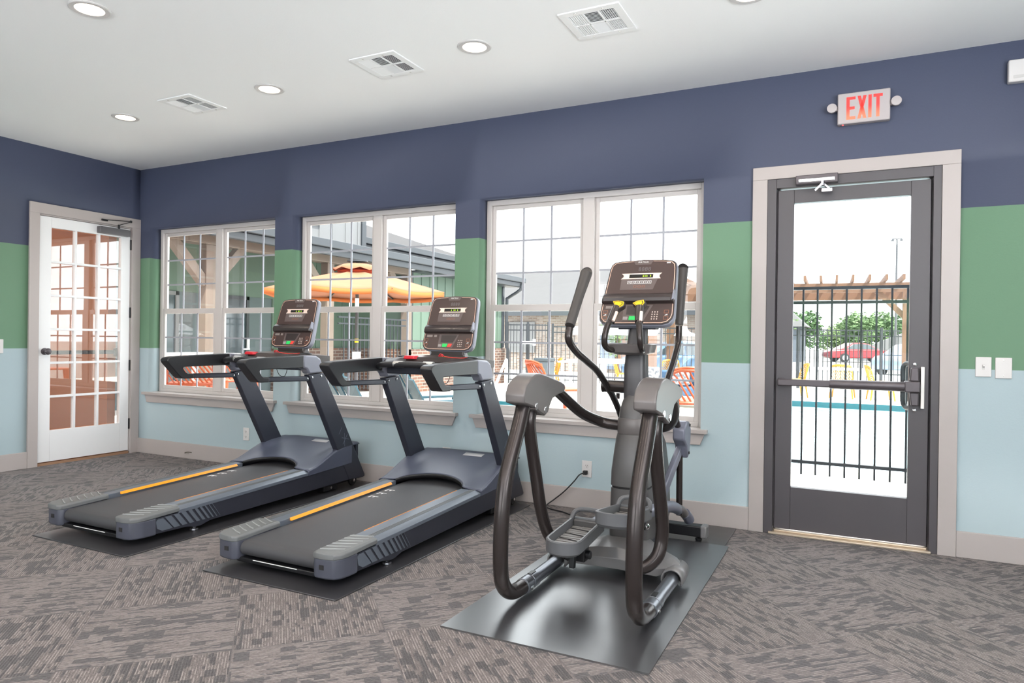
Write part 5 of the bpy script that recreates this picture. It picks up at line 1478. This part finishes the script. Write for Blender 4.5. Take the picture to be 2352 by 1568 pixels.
t = thing('patio_table', 'low white table beside the yellow chairs beyond the right window', 'table', (-0.45, 13.2, GZ))
MB().box(-0.90, 0.35, 12.7, 13.5, GZ + 0.70, GZ + 0.74).build('tabletop', M_WTAB, t)
for sx in (-0.8, 0.2):
    for sy in (12.8, 13.4):
        MB().box(sx - 0.03, sx + 0.03, sy - 0.03, sy + 0.03, GZ, GZ + 0.70).build('leg', M_WTAB, t)
t = thing('patio_table', 'low white table among the yellow chairs beyond the glazed door', 'table', (5.6, 13.2, GZ))
MB().box(5.3, 6.4, 12.75, 13.35, GZ + 0.70, GZ + 0.74).build('tabletop', M_WTAB, t)
for sx in (5.36, 6.34):
    for sy in (12.81, 13.29):
        MB().box(sx - 0.03, sx + 0.03, sy - 0.03, sy + 0.03, GZ, GZ + 0.70).build('leg', M_WTAB, t)
t = thing('waste_bin', 'grey waste bin by the black fence beyond the right window', 'bin', (-0.62, 11.2, GZ))
MB().box(-0.80, -0.44, 11.0, 11.4, GZ, 0.62).build('bin_body', mat('bin_grey', ext((124, 136, 146), 0.32), 0.5), t, bevel=0.015)
MB().box(-0.82, -0.42, 10.98, 11.42, 0.62, 0.70).build('lid', mat('bin_lid', ext((104, 116, 126), 0.3), 0.5), t, bevel=0.015)
M_TEAL = mat('teal_chair', ext((46, 92, 108)), 0.5)
def adirondack(label, x, y, a):
    t = thing('adirondack_chair', label, 'chair', (0, 0, 0), 'teal deck chairs outside the middle window')
    bk = MB()
    for k in range(5):
        xx = -0.22 + 0.11 * k
        h = 0.92 - 0.05 * abs(k - 2)
        bk.bar((xx, 0.25, 0.28), (xx * 1.15, 0.58, h), 0.10, 0.02, up=(0, -0.9, 0.4))
    bk.build('backrest', M_TEAL, t)
    MB().bar((0, -0.3, 0.38), (0, 0.3, 0.26), 0.52, 0.025).build('seat', M_TEAL, t)
    for s in (-1, 1):
        MB().box(s * 0.25, s * 0.36, -0.36, 0.40, 0.55, 0.575).build('armrest', M_TEAL, t)
        MB().box(s * 0.27, s * 0.30, -0.33, -0.25, 0, 0.55).build('leg', M_TEAL, t)
        MB().bar((s * 0.28, -0.30, 0.34), (s * 0.28, 0.62, 0.02), 0.025, 0.10).build('leg', M_TEAL, t)
    t.location = (x, y, GZ); t.rotation_euler = (0, 0, R(a)); return t
adirondack('teal deck chair seen left of the middle window mullion', 1.50, 1.95, 160)
adirondack('teal deck chair seen right of the middle window mullion, behind the treadmill post', 1.80, 2.75, 150)

# ------------------------------------------------------------------ sofa, pergola
M_BLUE = mat('blue_cushion', ext((92, 134, 178), 0.35), 0.8)
def pat():
    m, b, g = newmat('patterned_cushion', 0.85)
    x, y, z, p = g.pos()
    g.nt.links.new(g.mix(g.step(g.noise(p, 14.0, 2.0), 0.50, 0.56), lin(*ext((238, 238, 236))), lin(*ext((132, 134, 142)))), b.inputs['Base Color'])
    return m
M_PAT = pat()
t = thing('garden_sofa', 'white framed garden sofa with blue cushions beyond the right window', 'sofa', (3.0, 9.4, GZ))
MB().box(1.9, 4.3, 9.1, 9.85, GZ + 0.12, GZ + 0.24).box(1.9, 1.98, 9.1, 9.9, GZ, 0.38).box(4.22, 4.3, 9.1, 9.9, GZ, 0.38).box(1.9, 4.3, 9.84, 9.9, GZ + 0.1, 0.45).build('frame', M_WTAB, t)
MB().box(1.99, 3.09, 9.08, 9.82, GZ + 0.24, GZ + 0.40).box(3.11, 4.21, 9.08, 9.82, GZ + 0.24, GZ + 0.40).build('seat_cushion', M_BLUE, t, bevel=0.03)
MB().box(1.99, 3.09, 9.66, 9.83, 0.25, 0.56).box(3.11, 4.21, 9.66, 9.83, 0.25, 0.56).build('back_cushion', M_BLUE, t, bevel=0.04)
for x, lb in ((2.25, 'left'), (2.85, 'middle'), (3.45, 'right')):
    o = MB().box(x, x + 0.42, 9.50, 9.62, 0.26, 0.62).build('throw_pillow', M_PAT, bevel=0.04)
    tag(o, 'white patterned throw pillow at the %s of the garden sofa' % lb, 'pillow', 'patterned pillows on the garden sofa')
def pergola():
    t = thing('pergola', 'brown wooden pergola over the far side of the deck', 'pergola', (4.4, 15, GZ))
    for x, y in ((1.5, 13.2), (7.30, 13.9), (1.2, 16.6), (7.6, 16.9)):
        MB().box(x - 0.12, x + 0.12, y - 0.12, y + 0.12, GZ, 2.40).build('post', M_CEDAR, t)
    for y0, y1 in ((13.1, 13.95), (16.5, 17.0)):
        MB().bar((0.6, y0, 2.46), (8.4, y1, 2.46), 0.07, 0.22).build('beam', M_CEDAR, t)
    for k in range(23):
        x = 0.8 + 0.335 * k
        MB().bar((x, 12.5 + 0.09 * (x - 1), 2.64), (x - 0.15, 17.4 + 0.05 * x, 2.64), 0.05, 0.12).build('rafter', M_CEDAR, t)
    for x, s in ((7.30, -1), (1.5, 1)):
        MB().bar((x, 13.9 if x > 5 else 13.2, 1.70), (x + s * 0.65, 13.83 if x > 5 else 13.25, 2.38), 0.08, 0.12).build('brace', M_CEDAR, t)
pergola()

# ------------------------------------------------------------------ far building, cars, trees, lamp post
def far_house():
    t = thing('brick_house', 'pale brick building with a light roof far beyond the black fence', 'building', (-4, 24, GZ))
    MB().box(-14, 2.2, 22.4, 30, GZ, 2.25).build('walls', M_WBRICK, t)
    MB().add([(-14.5, 21.8, 2.3), (2.8, 21.8, 2.3), (-1.5, 26.5, 4.4), (-14.5, 26.5, 4.6), (2.8, 31, 2.3), (-14.5, 31, 2.3)], [(0, 1, 2, 3), (1, 4, 2), (3, 2, 4, 5), (0, 3, 5), (0, 5, 4, 1)]).build('roof', mat('pale_shingle', ext((186, 184, 186), 0.15), 0.9, var=0.08, vscale=4), t)
    MB().box(-14.5, 2.8, 21.7, 21.85, 2.15, 2.32).build('fascia', M_GUTTER, t)
    MB().box(-3.05, -2.45, 22.3, 22.42, 0.0, 2.05).build('door', mat('slate_blue_door', ext((122, 140, 166), 0.4), 0.5), t)
    MB().box(-2.40, -1.85, 22.28, 22.42, -0.1, 1.35).build('wood_panel', M_CEDAR, t)
    MB().box(-7.2, -6.0, 22.33, 22.42, 0.6, 1.9).build('window', M_PALESID, t)
    for x, z in ((-5.6, 3.1), (-5.35, 2.98), (-3.0, 2.85), (-2.6, 2.82)):
        MB().cyl((x, 23.4 + (z - 2.6) * 1.6, z - 0.2), (x, 23.4 + (z - 2.6) * 1.6, z + 0.12), 0.07).build('roof_vent', M_GUTTER, t)
far_house()
def car(name, label, x, y, ang, m, k=1.0):
    t = thing(name, label, 'car', (0, 0, 0))
    b = [(-2.35, 0.32), (-2.38, 0.62), (-2.25, 0.80), (-1.55, 0.92), (-1.0, 0.98), (1.2, 0.96), (2.05, 0.90), (2.30, 0.80), (2.36, 0.50), (2.30, 0.30)]
    MB().prism(b, 'y', -0.88, 0.88).build('body', m, t, bevel=0.09, segs=3)
    c = [(-1.25, 0.93), (-0.45, 1.38), (0.15, 1.46), (0.75, 1.42), (1.65, 0.95)]
    cb = MB().loft([[(x_, s * (0.80 if z < 1.2 else 0.62), z) for x_, z in c] for s in (-1, 1)]).build('cabin', m, t, bevel=0.04)
    for s in (-1, 1):
        MB().prism([(-0.95, 0.98), (-0.42, 1.30), (0.15, 1.38), (0.15, 0.98)], 'y', s * 0.70, s * 0.79).prism([(0.22, 0.98), (0.22, 1.38), (0.68, 1.34), (1.22, 0.98)], 'y', s * 0.70, s * 0.79).build('side_window', M_DARKGLASS, cb)
        for x_ in (-1.45, 1.40):
            w = MB().lathe([(0.20, 0.0), (0.33, 0.02), (0.335, 0.10), (0.335, 0.18), (0.2, 0.2)], (x_, s * 0.80 - (0.02 if s > 0 else 0.16), 0.335), 28, 'y').build('wheel', M_RUBBER, t)
            MB().lathe([(0.03, -0.004), (0.19, -0.004), (0.20, 0.20), (0.03, 0.20)], (x_, s * 0.80 - (0.0 if s > 0 else 0.18), 0.335), 20, 'y').build('rim', M_ALU, w)
    MB().box(-2.40, -2.28, -0.75, -0.45, 0.55, 0.70).box(-2.40, -2.28, 0.45, 0.75, 0.55, 0.70).build('head_light', M_PALESID, t)
    t.location = (x, y, GZ - 0.06); t.rotation_euler = (0, 0, R(ang)); t.scale = (k, k, k)
    return t
car('car', 'red car parked beyond the fence, seen through the glazed door', 6.3, 53.6, 205, mat('red_car_paint', ext((214, 36, 48)), 0.25, coat=0.5))
car('car', 'blue car parked beyond the fence, seen right of the elliptical mast', 1.2, 18.9, 200, mat('blue_car_paint', ext((110, 152, 196)), 0.25, coat=0.5), 0.95)
car('car', 'pale blue car at the right edge of the glazed door, nearer than the red one', 8.6, 30.5, 240, mat('pale_car_paint', ext((150, 180, 212)), 0.25, coat=0.5), 0.95)
t = thing('lamp_post', 'tall thin lamp post far behind the pergola', 'lamp post', (8.9, 57.4, GZ))
MB().cyl((8.9, 57.4, GZ), (8.9, 57.4, 9.4), 0.10, r1=0.07).build('pole', mat('pole_pale', ext((110, 112, 116), 0.4), 0.4), t)
MB().box(8.55, 9.25, 57.35, 57.45, 9.35, 9.42).box(8.5, 8.7, 57.3, 57.5, 9.2, 9.34).box(9.1, 9.3, 57.3, 57.5, 9.2, 9.34).build('lamp_head', M_GUTTER, t)

M_LEAF = [mat('leaf_dark', ext((98, 134, 84)), 0.8), mat('leaf_mid', ext((126, 158, 104)), 0.8), mat('leaf_light', ext((150, 176, 120)), 0.8)]
M_BARK = mat('bark', ext((122, 100, 84)), 0.9)
def tree(label, x, y, h, r, mi, n=900, name='tree', leaf=0.42):
    t = thing(name, label, 'tree' if name == 'tree' else 'shrub', (x, y, GZ), 'trees beyond the fence' if name == 'tree' else 'shrubs by the fence')
    MB().tube([(x, y, GZ - 0.06), (x + 0.1, y, h * 0.4), (x, y, h * 0.7)], [0.05 * r, 0.04 * r, 0.02 * r], seg=8).build('trunk', M_BARK, t)
    rnd = random.Random(int(x * 31 + y * 17))
    mb = MB()
    lumps = [(rnd.uniform(-0.6, 0.6) * r, rnd.uniform(-0.6, 0.6) * r, h * rnd.uniform(0.40, 0.86), r * rnd.uniform(0.32, 0.52)) for _ in range(12)]
    for _ in range(n):
        lx, ly, lz, lr = rnd.choice(lumps)
        d = Vector((rnd.gauss(0, 1), rnd.gauss(0, 1), rnd.gauss(0, 1))).normalized() * lr * rnd.uniform(0.6, 1.05)
        c = Vector((x + lx + d.x, y + ly + d.y, lz + d.z * 0.85))
        q = Vector((rnd.gauss(0, 1), rnd.gauss(0, 1), rnd.gauss(0, 1))).to_track_quat('Z', 'Y').to_matrix()
        s = leaf * rnd.uniform(0.6, 1.2)
        mb.add([c + q @ Vector(v) * s for v in ((-0.5, 0, 0), (0, -0.28, 0.05), (0.5, 0, 0), (0, 0.28, 0.05))], [(0, 1, 2, 3)])
    mb.build('crown', M_LEAF[mi], t, smooth=180)
    return t
TREES = [(1.6, 66, 3.9, 2.35, 0, 'leftmost tree of the row beyond the red car'), (4.4, 73, 3.2, 2.35, 2, 'pale tree second from the left in the row beyond the red car'),
         (6.9, 66.5, 3.6, 2.35, 1, 'mid green tree in the middle of the row beyond the red car'), (9.3, 74, 4.3, 2.35, 1, 'tall mid green tree right of the middle of the row beyond the red car'),
         (11.8, 67, 4.1, 2.35, 0, 'dark green tree behind the pergola post'), (14.3, 73, 4.4, 2.35, 1, 'mid green tree right of the pergola post, far off')]
for x, y, h, r, mi, lb in TREES:
    tree(lb, x, y, h, r, mi, 4200, leaf=0.34)
tree('green tree showing above the pergola right of the elliptical console', -2.6, 38.0, 5.3, 1.9, 2, 3500, leaf=0.24)
for x, y, h, r, lb in ((-0.6, 16.6, 1.9, 0.55, 'leafy shrub behind the fence, left of the elliptical mast'), (3.9, 18.3, 2.3, 0.8, 'leafy shrub behind the fence beside the right window edge'), (2.9, 21.2, 1.9, 0.6, 'leafy shrub behind the fence, right of the elliptical mast')):
    tree(lb, x, y, h, r, 1, 420, 'shrub', 0.16)
t = thing('plain_house', 'grey house with a white roof edge at the left of the glazed door view', 'building', (0.4, 51, GZ))
MB().box(-2.4, 2.6, 49.6, 54.6, GZ - 0.06, 2.35).build('walls', mat('slate_wall', ext((128, 138, 152), 0.4), 0.7), t)
MB().add([(-2.8, 49.2, 2.35), (3.0, 49.2, 2.35), (1.4, 52, 3.9), (-2.8, 52, 3.9), (3.0, 55, 2.35), (-2.8, 55, 2.35)], [(0, 1, 2, 3), (1, 4, 2), (3, 2, 4, 5), (0, 3, 5), (0, 5, 4, 1)]).build('roof', mat('pale_shingle', ext((186, 184, 186), 0.15), 0.9), t)
t = thing('white_roofed_shed', 'shed with a white gabled roof right of the red car', 'building', (9.3, 61, GZ))
MB().add([(6.4, 59, 0.7), (12.2, 59, 0.7), (9.6, 59, 2.1), (6.4, 64, 0.7), (12.2, 64, 0.7), (9.6, 64, 2.1)], [(0, 1, 2), (5, 4, 3), (0, 2, 5, 3), (1, 4, 5, 2), (0, 3, 4, 1)]).build('roof', mat('white_roof', ext((232, 232, 234), 0.2), 0.8), t)
MB().box(6.6, 12.0, 59.2, 63.8, GZ - 0.06, 0.72).build('walls', M_PALESID, t)
